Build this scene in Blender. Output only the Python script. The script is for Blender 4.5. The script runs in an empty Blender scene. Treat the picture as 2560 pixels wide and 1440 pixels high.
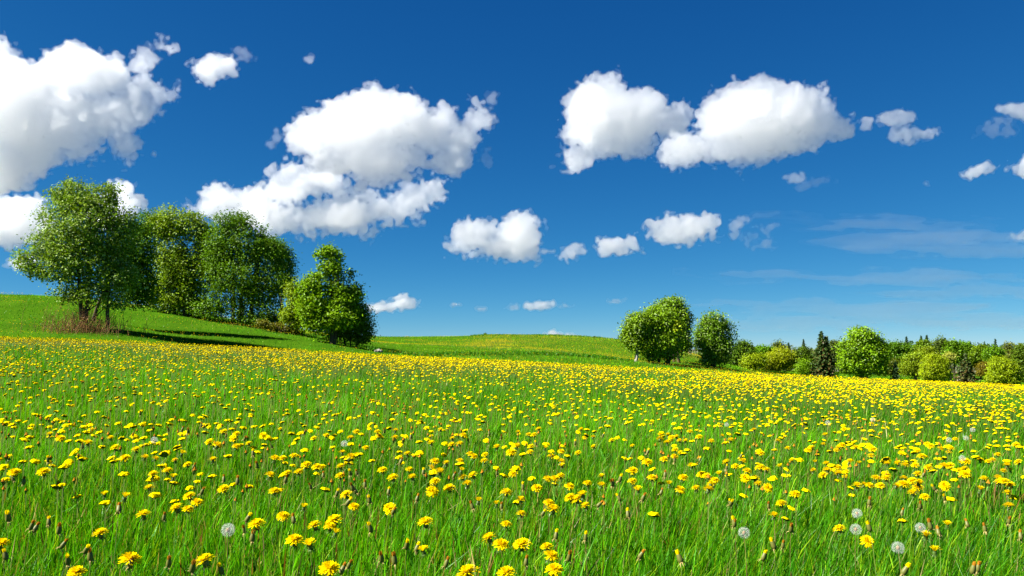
import bpy, math, random
import numpy as np
from mathutils import Vector

R = math.radians
sc = bpy.context.scene
COL = sc.collection
rng = np.random.default_rng(11)
random.seed(5)

# ------------------------------------------------------------------ camera
F_PX = 2009.0                       # focal length in photo pixels (2560 wide)
PITCH = math.atan2(152.0, F_PX)
CAM = np.array([0.0, 0.0, 0.95])
cam_data = bpy.data.cameras.new("camera")
cam_data.sensor_width = 36.0
cam_data.lens = 36.0 * F_PX / 2560.0
cam_data.clip_start = 0.05
cam_data.clip_end = 60000.0
cam = bpy.data.objects.new("camera", cam_data)
cam.location = CAM
cam.rotation_euler = (R(90) + PITCH, 0, 0)
COL.objects.link(cam)
sc.camera = cam

# ------------------------------------------------------------------ sky and sun
SUN_ELEV, SUN_AZ = R(42), R(-106)    # azimuth clockwise from +Y: the sun stands to the left
sun_vec = Vector((math.sin(SUN_AZ) * math.cos(SUN_ELEV), math.cos(SUN_AZ) * math.cos(SUN_ELEV), math.sin(SUN_ELEV)))
w = bpy.data.worlds.new("World")
sc.world = w
w.use_nodes = True
nt = w.node_tree
nt.nodes.clear()
sky = nt.nodes.new("ShaderNodeTexSky")
sky.sky_type = 'NISHITA'
sky.sun_disc = False
sky.sun_elevation = SUN_ELEV
sky.sun_rotation = SUN_AZ
sky.altitude = 2000
sky.air_density = 0.6
sky.dust_density = 0.0
sky.ozone_density = 10.0
bg = nt.nodes.new("ShaderNodeBackground")
bg.inputs["Strength"].default_value = 0.05
out = nt.nodes.new("ShaderNodeOutputWorld")
sep = nt.nodes.new("ShaderNodeSeparateColor")
com = nt.nodes.new("ShaderNodeCombineColor")
nt.links.new(sky.outputs["Color"], sep.inputs["Color"])
for ch, gain, power in (("Red", 1.08, 1.65), ("Green", 0.59, 0.95), ("Blue", 0.485, 0.62)):   # deep polarised blue
    pw = nt.nodes.new("ShaderNodeMath"); pw.operation = 'POWER'; pw.inputs[1].default_value = power
    ml = nt.nodes.new("ShaderNodeMath"); ml.operation = 'MULTIPLY'; ml.inputs[1].default_value = gain * 10 * 0.1 ** power
    nt.links.new(sep.outputs[ch], pw.inputs[0]); nt.links.new(pw.outputs[0], ml.inputs[0]); nt.links.new(ml.outputs[0], com.inputs[ch])
nt.links.new(com.outputs["Color"], bg.inputs["Color"])
nt.links.new(bg.outputs["Background"], out.inputs["Surface"])

sun_data = bpy.data.lights.new("sun", 'SUN')
sun_data.energy = 5.0
sun_data.angle = R(0.5)
sun_data.color = (1.0, 0.955, 0.87)
sun = bpy.data.objects.new("sun", sun_data)
sun.rotation_euler = sun_vec.to_track_quat('Z', 'Y').to_euler()
COL.objects.link(sun)

sc.view_settings.view_transform = 'Standard'
sc.view_settings.look = 'None'
sc.view_settings.exposure = 1.82
sc.view_settings.gamma = 1.0
sc.view_settings.use_curve_mapping = False
cy = sc.cycles
cy.use_denoising = True
cy.max_bounces = 48
cy.diffuse_bounces = 5
cy.volume_bounces = 44
cy.glossy_bounces = 2
cy.transmission_bounces = 4
cy.transparent_max_bounces = 40
cy.caustics_reflective = False
cy.caustics_refractive = False
cy.sample_clamp_indirect = 10.0

# ------------------------------------------------------------------ helpers
FWD = np.array([0.0, math.cos(PITCH), math.sin(PITCH)])
UP = np.array([0.0, -math.sin(PITCH), math.cos(PITCH)])
RIGHT = np.array([1.0, 0.0, 0.0])

def ray(px, py):
    return FWD + RIGHT * ((px - 1280.0) / F_PX) + UP * ((720.0 - py) / F_PX)

def at(px, py, Y):
    """the point that photo pixel (px, py) shows at depth y = Y"""
    d = ray(px, py)
    return CAM + d * (Y / d[1])

def mesh_np(name, verts, faces, mats=None, colors=None, smooth=False, mat_index=None):
    """faces: (n, k) int array, or a list of such arrays; colors: (nverts, 3 or 4)"""
    me = bpy.data.meshes.new(name)
    verts = np.asarray(verts, np.float32)
    if not isinstance(faces, (list, tuple)):
        faces = [faces]
    faces = [np.asarray(f, np.int32) for f in faces if len(f)]
    loops = np.concatenate([f.ravel() for f in faces])
    tot = np.concatenate([np.full(len(f), f.shape[1], np.int32) for f in faces])
    start = np.concatenate([[0], np.cumsum(tot)[:-1]]).astype(np.int32)
    me.vertices.add(len(verts))
    me.vertices.foreach_set("co", verts.ravel())
    me.loops.add(len(loops))
    me.loops.foreach_set("vertex_index", loops)
    me.polygons.add(len(tot))
    me.polygons.foreach_set("loop_start", start)
    me.polygons.foreach_set("loop_total", tot)
    if mat_index is not None:
        me.polygons.foreach_set("material_index", np.asarray(mat_index, np.int32))
    me.polygons.foreach_set("use_smooth", np.full(len(tot), smooth, bool))
    me.update(calc_edges=True)
    if colors is not None:
        c = np.ones((len(verts), 4), np.float32)
        colors = np.asarray(colors, np.float32)
        c[:, :colors.shape[1]] = colors
        a = me.color_attributes.new("tint", 'FLOAT_COLOR', 'POINT')
        a.data.foreach_set("color", c.ravel())
    for m in (mats if isinstance(mats, (list, tuple)) else [mats] if mats else []):
        me.materials.append(m)
    return me

def link(name, data, parent=None, loc=None):
    o = bpy.data.objects.new(name, data)
    COL.objects.link(o)
    if parent is not None:
        o.parent = parent
    if loc is not None:
        o.location = loc
    return o

def tag(o, label=None, cat=None, group=None, kind=None):
    if label: o["label"] = label
    if cat: o["category"] = cat
    if group: o["group"] = group
    if kind: o["kind"] = kind
    return o

def new_mat(name):
    m = bpy.data.materials.new(name)
    m.use_nodes = True
    n = m.node_tree
    n.nodes.clear()
    o = n.nodes.new("ShaderNodeOutputMaterial")
    return m, n, o

def node(n, typ, **kw):
    x = n.nodes.new(typ)
    for k, v in kw.items():
        if k in x.inputs.keys():
            x.inputs[k].default_value = v
        else:
            setattr(x, k, v)
    return x

LAT = np.random.default_rng(3).random((256, 256)).astype(np.float32)

def noise2(x, y, scale, seed=0):
    """smooth value noise in 0..1 with cells of size scale"""
    u = np.asarray(x) / scale + seed * 17.3 + 4096.0
    v = np.asarray(y) / scale + seed * 9.7 + 4096.0
    i = np.floor(u).astype(int); j = np.floor(v).astype(int)
    a = u - i; b = v - j
    a = a * a * (3 - 2 * a); b = b * b * (3 - 2 * b)
    g = lambda p, q: LAT[p % 256, q % 256]
    return (g(i, j) * (1 - a) + g(i + 1, j) * a) * (1 - b) + (g(i, j + 1) * (1 - a) + g(i + 1, j + 1) * a) * b

def fbm2(x, y, scale, seed=0, octaves=3):
    s, t, amp = 0.0, 0.0, 1.0
    for k in range(octaves):
        s = s + amp * noise2(x, y, scale / 2 ** k, seed + k * 3)
        t += amp
        amp *= 0.5
    return s / t
# ------------------------------------------------------------------ the lie of the land
CP = [  # (photo x, photo y, depth) of points of bare ground seen in the photograph
    (0, 853, 36), (-250, 845, 36), (300, 866, 40), (620, 884, 44), (920, 900, 46), (1100, 903, 48), (1250, 906, 50), (1450, 909, 60),
    (1640, 913, 78), (1790, 924, 80), (2050, 945, 88), (2300, 957, 90), (2560, 968, 92), (2800, 975, 92),
    (1250, 886, 64), (1000, 886, 62), (1480, 893, 70), (1250, 862, 88), (1000, 862, 88), (1500, 872, 92), (1250, 839, 118), (1000, 843, 112), (1400, 843, 118), (1540, 850, 112),
    (1720, 886, 96), (1760, 905, 90), (1850, 927, 88),
    (1900, 936, 100), (2050, 944, 105), (2300, 952, 110), (2560, 960, 112), (1880, 922, 125),
    (0, 738, 66), (100, 739, 65), (-250, 740, 68), (207, 826, 44.5), (140, 826, 44.5), (270, 826, 45), (0, 800, 47), (100, 806, 46), (300, 767, 60), (450, 789, 59), (600, 815, 58), (760, 842, 56), (830, 860, 54), (920, 874, 56), (400, 830, 50), (620, 850, 50),
    (2500, 1010, 55), (1900, 985, 45), (60, 930, 14),
]
W_ = [at(*c) for c in CP]
W_ += [np.array((p[0], p[1], p[2] + 0.0159 * max(0, p[1])), float) for p in [
    (0, 0, 0), (0, 3, 0), (-3, 3, .08), (3, 3, -.08), (-6, -8, .2), (6, -8, -.2), (0, 10, -.02), (-6, 10, .22), (7, 10, -.26), (0, 25, -.12), (-12, 24, .5), (14, 25, -.85), (-30, 10, .9), (30, 10, -1.2), (-30, -12, .8), (30, -12, -1.0),
    (-50, 95, 2.6), (-25, 95, 1.6), (-60, 45, 3.0), (-70, 70, 4.4), (0, 150, -1.0), (-40, 150, 0), (-90, 110, 1), (60, 150, -5.6), (110, 120, -6), (90, 70, -5.2), (60, 40, -2.8), (25, 145, -4.0), (12, 140, -1.5)]]
W_ = np.array(W_)

def _tps_k(r2):
    return 0.5 * r2 * np.log(r2 + 1e-9)

def _tps_fit(P, z, lam=0.05):
    n = len(P)
    K = _tps_k(((P[:, None] - P[None]) ** 2).sum(-1)) + lam * np.eye(n)
    A = np.block([[K, np.c_[np.ones(n), P]], [np.c_[np.ones(n), P].T, np.zeros((3, 3))]])
    return np.linalg.solve(A, np.r_[z, 0, 0, 0])
TPS_P = W_[:, :2]
TPS_W = _tps_fit(TPS_P, W_[:, 2])

def ground(x, y):
    x = np.asarray(x, float); y = np.asarray(y, float)
    sh = np.broadcast(x, y).shape
    q = np.stack([np.broadcast_to(x, sh).ravel(), np.broadcast_to(y, sh).ravel()], 1)
    c = np.stack([np.clip(q[:, 0], -110, 120), np.clip(q[:, 1], -14, 155)], 1)
    z = np.empty(len(q))
    for i in range(0, len(q), 20000):
        b = c[i:i + 20000]
        z[i:i + 20000] = _tps_k(((b[:, None] - TPS_P[None]) ** 2).sum(-1)) @ TPS_W[:-3] + TPS_W[-3] + b @ TPS_W[-2:]
    far = np.clip((np.hypot(np.maximum(np.abs(q[:, 0]) - 110, 0), np.maximum(q[:, 1] - 150, 0))) / 150.0, 0, 1)
    z = z * (1 - far) + -7.0 * far
    z = z + (fbm2(q[:, 0], q[:, 1], 5.0, 2) - 0.5) * 0.10 + (fbm2(q[:, 0], q[:, 1], 1.2, 4) - 0.5) * 0.03
    return z.reshape(sh)

def g1(x, y):
    return float(ground(np.array([x]), np.array([y]))[0])

def hit_ground(px, py, y0=1.2, y1=140.0, lift=0.0):
    """where the sight line through a photo pixel meets the ground (raised by lift)"""
    ys = np.geomspace(y0, y1, 900)
    d = ray(px, py)
    P = CAM[None] + d[None] * (ys / d[1])[:, None]
    below = P[:, 2] < ground(P[:, 0], P[:, 1]) + lift
    k = int(np.argmax(below)) if below.any() else len(ys) - 1
    return P[k]

def soil_mat():
    m, n, o = new_mat("meadow_ground")
    tc = node(n, "ShaderNodeTexCoord")
    n1 = node(n, "ShaderNodeTexNoise", Scale=0.35, Detail=6.0)
    n2 = node(n, "ShaderNodeTexNoise", Scale=9.0, Detail=5.0)
    for q in (n1, n2): n.links.new(tc.outputs["Object"], q.inputs["Vector"])
    r = node(n, "ShaderNodeValToRGB")
    r.color_ramp.elements[0].position = 0.35; r.color_ramp.elements[0].color = (0.022, 0.068, 0.003, 1)
    r.color_ramp.elements[1].position = 0.7; r.color_ramp.elements[1].color = (0.055, 0.125, 0.005, 1)
    mixn = node(n, "ShaderNodeMath", operation='ADD'); half = node(n, "ShaderNodeMath", operation='MULTIPLY'); half.inputs[1].default_value = 0.5
    n.links.new(n1.outputs["Fac"], mixn.inputs[0]); n.links.new(n2.outputs["Fac"], mixn.inputs[1]); n.links.new(mixn.outputs[0], half.inputs[0])
    n.links.new(half.outputs[0], r.inputs["Fac"])
    d = node(n, "ShaderNodeBsdfDiffuse")
    # beyond the meadow and the wood lies ordinary farmland, duller than the spring grass
    ln = node(n, "ShaderNodeVectorMath", operation='LENGTH'); n.links.new(tc.outputs["Object"], ln.inputs[0])
    mr = node(n, "ShaderNodeMapRange"); mr.inputs["From Min"].default_value = 170; mr.inputs["From Max"].default_value = 260
    n.links.new(ln.outputs["Value"], mr.inputs["Value"])
    mc = node(n, "ShaderNodeMixRGB", Color2=(0.135, 0.135, 0.095, 1)); n.links.new(mr.outputs[0], mc.inputs["Fac"]); n.links.new(r.outputs["Color"], mc.inputs["Color1"])
    n.links.new(mc.outputs["Color"], d.inputs["Color"])
    n.links.new(d.outputs[0], o.inputs["Surface"])
    return m

def grid_axis(lo, hi, mid_lo, mid_hi, step, grow=1.13):
    a = list(np.arange(mid_lo, mid_hi + step, step))
    s = step
    while a[-1] < hi: s *= grow; a.append(a[-1] + s)
    s = step
    while a[0] > lo: s *= grow; a.insert(0, a[0] - s)
    return np.array(a)
gx = grid_axis(-9000, 9000, -55, 62, 0.6)
gy = grid_axis(-300, 12000, -4, 125, 0.6)
GX, GY = np.meshgrid(gx, gy)
GZ = ground(GX, GY)
nxg, nyg = len(gx), len(gy)
ii = (np.arange(nyg - 1)[:, None] * nxg + np.arange(nxg - 1)[None]).ravel()
me = mesh_np("ground", np.stack([GX, GY, GZ], -1).reshape(-1, 3), np.stack([ii, ii + 1, ii + nxg + 1, ii + nxg], 1), soil_mat(), smooth=True)
tag(link("ground", me), kind="structure")

# where the flowery field ends and the shorter, nearly flowerless slope begins (photo-read line in plan)
FOOT = np.array([at(*c)[:2] for c in [(-400, 842, 36), (0, 853, 36), (300, 868, 40), (620, 885, 44), (920, 901, 46), (1000, 902, 47)]])
def on_mound(x, y):
    """1 on the left mound behind the foot line, 0 in the field"""
    f = np.interp(x, FOOT[:, 0], FOOT[:, 1], left=36, right=49)
    side = np.clip((-2.0 - x) / 4.0, 0, 1)
    return np.clip((y - f) / 0.7, 0, 1) * np.where(y > 36, side, 0)
# ------------------------------------------------------------------ grass
def leaf_mat(name, trans=0.35, gloss=0.06, rough=0.45, tw=(1.25, 1.15, 0.5)):
    """leaf or blade: colour from the piece itself, some light passing through it"""
    m, n, o = new_mat(name)
    a = node(n, "ShaderNodeAttribute", attribute_name="tint")
    d = node(n, "ShaderNodeBsdfDiffuse"); t = node(n, "ShaderNodeBsdfTranslucent"); g = node(n, "ShaderNodeBsdfGlossy", Roughness=rough)
    mul = node(n, "ShaderNodeMixRGB", blend_type='MULTIPLY', Fac=1.0, Color2=(*tw, 1))
    n.links.new(a.outputs["Color"], d.inputs["Color"])
    n.links.new(a.outputs["Color"], mul.inputs["Color1"]); n.links.new(mul.outputs["Color"], t.inputs["Color"])
    m1 = node(n, "ShaderNodeMixShader", Fac=trans); m2 = node(n, "ShaderNodeMixShader", Fac=gloss)
    n.links.new(d.outputs[0], m1.inputs[1]); n.links.new(t.outputs[0], m1.inputs[2])
    n.links.new(m1.outputs[0], m2.inputs[1]); n.links.new(g.outputs[0], m2.inputs[2])
    n.links.new(m2.outputs[0], o.inputs["Surface"])
    return m
GRASS = leaf_mat("grass_blade", 0.38, 0.010, 0.4)

def field_points(n0, d0, p, ymin, ymax, r, margin=1.16):
    """points of the ground in view, n0 per square metre up to depth d0, thinning as (d0/d)**p"""
    ys = np.geomspace(ymin, ymax, 400)
    half = margin * (1280.0 / F_PX) * ys + 2.0
    dens = n0 * np.minimum(1.0, (d0 / ys) ** p) * 2 * half
    cum = np.concatenate([[0], np.cumsum((dens[1:] + dens[:-1]) / 2 * np.diff(ys))])
    N = int(cum[-1])
    y = np.interp(r.random(N) * cum[-1], cum, ys)
    x = (r.random(N) * 2 - 1) * (margin * (1280.0 / F_PX) * y + 2.0) + (r.random(N) - 0.5) * 0.6
    return x, y

def blades(x, y, height, width, r, lean=0.33, wind=0.11, seg=3):
    """curved tapering blades: verts, faces"""
    N = len(x)
    z = ground(x, y)
    az = r.random(N) * 2 * np.pi
    ln = np.abs(r.normal(0, lean, N))
    dx = np.cos(az) * ln + wind * (0.6 + 0.8 * noise2(x, y, 1.5, 7)) ; dy = np.sin(az) * ln - 0.05
    fa = r.random(N) * np.pi
    wx = np.cos(fa) * width / 2; wy = np.sin(fa) * width / 2
    V = np.empty((N, 2 * seg + 1, 3), np.float32)
    cz = np.sqrt(np.maximum(0.15, 1 - 0.45 * (dx * dx + dy * dy)))
    for k in range(seg):
        t = k / seg
        cx = x + dx * height * t ** 1.9; cyy = y + dy * height * t ** 1.9; c2 = z - 0.02 + cz * height * (t - 0.12 * t * t)
        ww = (1.0, 0.95, 0.7, 0.45)[k]
        V[:, 2 * k] = np.stack([cx - wx * ww, cyy - wy * ww, c2], 1)
        V[:, 2 * k + 1] = np.stack([cx + wx * ww, cyy + wy * ww, c2], 1)
    V[:, 2 * seg] = np.stack([x + dx * height, y + dy * height, z - 0.02 + cz * height * 0.88], 1)
    b = np.arange(N)[:, None] * (2 * seg + 1)
    quads = np.concatenate([b + np.array([[2 * k, 2 * k + 1, 2 * k + 3, 2 * k + 2]]) for k in range(seg - 1)])
    tris = b + np.array([[2 * seg - 2, 2 * seg - 1, 2 * seg]])
    return V.reshape(-1, 3), [quads, tris], 2 * seg + 1

def grass_tint(x, y, r):
    N = len(x)
    patch = fbm2(x, y, 2.2, 21)[:, None]; big = fbm2(x, y, 14.0, 25)[:, None]
    a = np.array([0.018, 0.112, 0.001]); b = np.array([0.096, 0.355, 0.002]); c = np.array([0.25, 0.39, 0.008])
    t = np.clip(0.55 * (patch - 0.5) * 2 + 0.45 * (big - 0.5) * 2 + r.normal(0.45, 0.3, (N, 1)), 0, 1)
    col = a * (1 - t) + b * t
    yel = (r.random((N, 1)) < 0.24) * r.random((N, 1))
    col = col * (1 - yel) + c * yel
    mead = (np.clip((y - 58) / 25, 0, 1) * (x > -14))[:, None] * 0.75
    col = col * (1 - mead) + np.array([0.145, 0.335, 0.003]) * (0.8 + 0.4 * patch) * mead
    tuft = np.clip((y - 30) / 15, 0, 1)[:, None] * (noise2(x, y, 1.7, 91) - .5)[:, None]
    col = col * (1 + 0.7 * tuft)
    bc = at(1735, 885, 93)
    bare = np.clip(1.2 - np.hypot(x - bc[0], y - bc[1]) / 2.0, 0, 1)[:, None]
    col = col * (1 - bare) + np.array([0.24, 0.17, 0.04]) * bare
    # the far slopes are a little yellower, the mound a clean even green
    straw = r.random(N) < 0.022
    col[straw] = np.array([0.34, 0.28, 0.11]) * (0.6 + 0.5 * r.random((straw.sum(), 1)))
    return col * (0.6 + 0.7 * r.random((N, 1)))

rg = np.random.default_rng(42)
gxp, gyp = field_points(9000, 3.0, 2.15, 0.9, 128.0, rg)
hgt = (0.115 + 0.155 * fbm2(gxp, gyp, 1.8, 31)) * (0.6 + 0.7 * rg.random(len(gxp)))
hgt *= 1 - 0.35 * on_mound(gxp, gyp)
wid = np.maximum(0.0022 + 0.0048 * rg.random(len(gxp)) ** 1.6, 0.42 * gyp / 804.0 * (0.6 + 0.8 * rg.random(len(gxp))))
gv, gf, kv = blades(gxp, gyp, hgt, wid, rg)
me = mesh_np("grass", gv, gf, GRASS, np.repeat(grass_tint(gxp, gyp, rg), kv, 0))
tag(link("grass", me), "short to knee high green meadow grass covering field and slopes", "grass", kind="stuff")
# the taller dark strip of vegetation along the crest of the far meadow
tx = rg.uniform(-6, 22, 9000); ty = rg.uniform(109, 124, 9000)
keep = (tx > -6 + (ty - 109) * .2); tx, ty = tx[keep], ty[keep]
tv, tf, kv = blades(tx, ty, 0.22 + 0.2 * rg.random(len(tx)) * noise2(tx, ty, 3, 5), 0.05 + 0.06 * rg.random(len(tx)), rg)
sx_ = []
for (a0, a1) in zip([(930, 884, 60), (1000, 887, 62), (1250, 889, 64), (1480, 896, 70)], [(1000, 887, 62), (1250, 889, 64), (1480, 896, 70), (1570, 906, 73)]):
    p, q = at(*a0), at(*a1); t = rg.random(1500)[:, None]; sx_.append(p[None, :2] * (1 - t) + q[None, :2] * t)
sx_ = np.concatenate(sx_) + rg.normal(0, 1, (6000, 2)) * np.array([.3, .55])
tx = np.concatenate([tx, sx_[:, 0]]); ty = np.concatenate([ty, sx_[:, 1]])
thh = np.where(ty > 100, 0.22 + 0.2 * rg.random(len(tx)) * noise2(tx, ty, 3, 5), 0.16 + 0.25 * rg.random(len(tx)))
tv, tf, kv = blades(tx, ty, thh, 0.03 + 0.06 * rg.random(len(tx)), rg)
tc_ = np.array([0.045, 0.16, 0.005]) * (0.7 + 0.6 * rg.random((len(tx), 1)))
me = mesh_np("tall_grass", tv, tf, GRASS, np.repeat(tc_, kv, 0))
tag(link("tall_grass", me), "dark green taller strip of growth along the far meadow's crest", "grass", kind="stuff")

# coarser upright blades standing above the rest
qx_, qy_ = field_points(330, 3.0, 1.9, 1.0, 18.0, rg)
qv, qf, kv = blades(qx_, qy_, 0.21 + 0.14 * rg.random(len(qx_)), np.maximum(0.0045, 0.5 * qy_ / 804) + 0.004 * rg.random(len(qx_)), rg, lean=0.22, wind=0.10)
tag(link("coarse_grass", mesh_np("coarse_grass", qv, qf, GRASS, np.repeat(grass_tint(qx_, qy_, rg) * 1.08, kv, 0))), "coarse taller grass blades standing above the meadow's finer grass", "grass", kind="stuff")
# broad dandelion and dock leaves low in the near grass
bx_, by_ = field_points(34, 3.0, 1.5, 1.0, 14.0, rg)
bx_ = np.repeat(bx_, 5) + rg.normal(0, .03, len(bx_) * 5); by_ = np.repeat(by_, 5) + rg.normal(0, .03, len(by_) * 5)
bv, bf, kv = blades(bx_, by_, 0.12 + 0.10 * rg.random(len(bx_)), 0.014 + 0.018 * rg.random(len(bx_)), rg, lean=0.5, wind=0.0)
bt = np.array([0.06, 0.22, 0.012]) * (0.6 + 0.8 * rg.random((len(bx_), 1)))
tag(link("broad_leaves", mesh_np("broad_leaves", bv, bf, GRASS, np.repeat(bt, kv, 0))), "broad low leaves of dandelion and dock among the near grass", "leaves", kind="stuff")
# withered reddish stems left by earlier flowers, in patches
wx_, wy_ = field_points(190, 3.0, 1.6, 1.2, 11.0, rg)
kk = rg.random(len(wx_)) < np.clip(noise2(wx_, wy_, 0.9, 81) * 2.4 - 0.75, 0, 1); wx_, wy_ = wx_[kk], wy_[kk]
wv, wf, kv = blades(wx_, wy_, 0.15 + 0.13 * rg.random(len(wx_)), np.maximum(0.006, 0.5 * wy_ / 804) * (0.8 + 0.8 * rg.random(len(wx_))), rg, lean=0.22, wind=0.05)
wt = np.where(rg.random((len(wx_), 1)) < .55, np.array([[0.17, 0.075, 0.02]]), np.array([[0.32, 0.24, 0.08]])) * (0.5 + 0.8 * rg.random((len(wx_), 1)))
tag(link("withered_stems", mesh_np("withered_stems", wv, wf, GRASS, np.repeat(wt, kv, 0))), "withered brown and straw coloured stems scattered in the near grass", "dry stems", kind="stuff")
# ------------------------------------------------------------------ dandelions
def mat_simple(name, col, trans=0.0, gloss=0.0, rough=0.5, vary=0.0):
    m, n, o = new_mat(name)
    d = node(n, "ShaderNodeBsdfDiffuse", Color=(*col, 1))
    src = d
    if vary:
        oi = node(n, "ShaderNodeNewGeometry")
        hs = node(n, "ShaderNodeHueSaturation", Color=(*col, 1))
        mp = node(n, "ShaderNodeMapRange"); mp.inputs["To Min"].default_value = 1 - vary; mp.inputs["To Max"].default_value = 1 + vary
        n.links.new(oi.outputs["Random Per Island"], mp.inputs["Value"]); n.links.new(mp.outputs[0], hs.inputs["Value"])
        n.links.new(hs.outputs[0], d.inputs["Color"])
    if trans:
        t = node(n, "ShaderNodeBsdfTranslucent", Color=(*col, 1)); mx = node(n, "ShaderNodeMixShader", Fac=trans)
        n.links.new(src.outputs[0], mx.inputs[1]); n.links.new(t.outputs[0], mx.inputs[2]); src = mx
    if gloss:
        g = node(n, "ShaderNodeBsdfGlossy", Roughness=rough); mx = node(n, "ShaderNodeMixShader", Fac=gloss)
        n.links.new(src.outputs[0], mx.inputs[1]); n.links.new(g.outputs[0], mx.inputs[2]); src = mx
    n.links.new(src.outputs[0], o.inputs["Surface"])
    return m
M_PETAL = mat_simple("dandelion_petal", (0.82, 0.65, 0.001), trans=0.38, vary=0.12)
M_PETAL_OLD = mat_simple("spent_petal", (0.36, 0.15, 0.012), trans=0.15, vary=0.3)
M_CALYX = mat_simple("dandelion_calyx", (0.050, 0.095, 0.012), gloss=0.04, vary=0.25)
M_BRACT = mat_simple("dry_bract", (0.24, 0.19, 0.07), vary=0.3)
M_STEM = mat_simple("dandelion_stem", (0.17, 0.235, 0.035), trans=0.15, gloss=0.05, vary=0.2)
M_STEM_RED = mat_simple("reddish_stem", (0.20, 0.115, 0.045), gloss=0.05)
M_SEED = mat_simple("seed_head_fluff", (0.82, 0.82, 0.80), trans=0.5)
M_CORE = mat_simple("seed_core", (0.25, 0.17, 0.09))

class Geo:
    def __init__(s): s.v = []; s.f3 = []; s.f4 = []; s.n = 0
    def add(s, v, f):
        v = np.asarray(v, float)
        s.v.append(v)
        for q in f: (s.f3 if len(q) == 3 else s.f4).append([i + s.n for i in q])
        s.n += len(v)
    def mesh(s, name, mat, smooth=False):
        fs = [np.array(f) for f in (s.f3, s.f4) if f]
        return mesh_np(name, np.concatenate(s.v), fs, mat, smooth=smooth)

def tube(g, pts, rad, sides=6, cap=True):
    pts = np.asarray(pts, float); rad = np.broadcast_to(rad, len(pts))
    V, Fq = [], []
    for i, p in enumerate(pts):
        t = pts[min(i + 1, len(pts) - 1)] - pts[max(i - 1, 0)]
        t = t / (np.linalg.norm(t) + 1e-9)
        a = np.cross(t, (0.31, 0.9, 0.2)); a /= np.linalg.norm(a) + 1e-9
        b = np.cross(t, a)
        for k in range(sides):
            an = 2 * math.pi * k / sides
            V.append(p + (a * math.cos(an) + b * math.sin(an)) * rad[i])
    for i in range(len(pts) - 1):
        for k in range(sides):
            k2 = (k + 1) % sides
            Fq.append((i * sides + k, i * sides + k2, (i + 1) * sides + k2, (i + 1) * sides + k))
    g.add(V, Fq)

def strip(g, pts, wid, side):
    """a thin ribbon along pts"""
    pts = np.asarray(pts, float); side = np.asarray(side, float)
    V = []
    for p, w_ in zip(pts, wid): V += [p - side * w_ / 2, p + side * w_ / 2]
    g.add(V, [(2 * i, 2 * i + 1, 2 * i + 3, 2 * i + 2) for i in range(len(pts) - 1)])

def open_head(r, openness=1.0, n=130):
    """ray florets of an open flower, about 46 mm across, its base at the origin"""
    g = Geo()
    for i in range(n):
        q = (i + 0.5) / n                          # 0 outermost
        az = i * 2.39996 + r.normal(0, .1)
        L = (0.0228 - 0.0115 * q ** 1.2) * r.uniform(.9, 1.06)
        el = R(2 + 68 * q ** 1.3 + r.normal(0, 6)) if openness > .8 else R(38 + 46 * q + r.normal(0, 6))
        out_ = np.array([math.cos(az), math.sin(az), 0]); sd = np.array([-math.sin(az), math.cos(az), 0])
        p0 = out_ * 0.003 * (1 - q) + np.array([0, 0, 0.001 + .004 * q])
        el2 = el - R(14) * (1 - q)
        p1 = p0 + (out_ * math.cos(el) + np.array([0, 0, math.sin(el)])) * L * .55
        p2 = p1 + (out_ * math.cos(el2) + np.array([0, 0, math.sin(el2)])) * L * .45
        strip(g, [p0, p1, p2], [0.0020, 0.0036, 0.0026], sd)
    return g.mesh("flower_head", M_PETAL)

def calyx_mesh(r):
    g = Geo()
    rings = [(0.0025, -0.014), (0.0062, -0.011), (0.0072, -0.006), (0.0066, -0.001), (0.0075, 0.002)]
    V, Fq, S = [], [], 10
    for rad, z in rings:
        for k in range(S): V.append((rad * math.cos(2 * math.pi * k / S), rad * math.sin(2 * math.pi * k / S), z))
    for i in range(len(rings) - 1):
        for k in range(S): Fq.append((i * S + k, i * S + (k + 1) % S, (i + 1) * S + (k + 1) % S, (i + 1) * S + k))
    g.add(V, Fq)
    for k in range(11):                             # turned-back outer bracts
        az = k * 2 * math.pi / 11 + r.normal(0, .15); o_ = np.array([math.cos(az), math.sin(az), 0]); sd = np.array([-math.sin(az), math.cos(az), 0])
        strip(g, [o_ * .006 + (0, 0, -.010), o_ * .011 + (0, 0, -.012), o_ * .013 + (0, 0, -.019)], [.003, .0026, .0006], sd)
    return g.mesh("calyx", M_CALYX)

def stem_mesh(r, mat, n=7, rad=0.0021):
    """unit-height stem ending at the origin, its foot 1 below, gently bowed"""
    g = Geo()
    bx, by = r.normal(0, .10, 2)
    lx, ly = r.normal(0, .10, 2)
    pts = []
    for i in range(n):
        t = i / (n - 1)
        pts.append((-(1 - t) * lx + bx * math.sin(math.pi * t) * .6, -(1 - t) * ly + by * math.sin(math.pi * t) * .6, -(1 - t)))
    pts = np.array(pts); pts[:, :2] -= pts[-1, :2]
    tube(g, pts, np.linspace(rad * 1.25, rad, n), 6)
    return g.mesh("stem", mat, True), pts[0]

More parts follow.
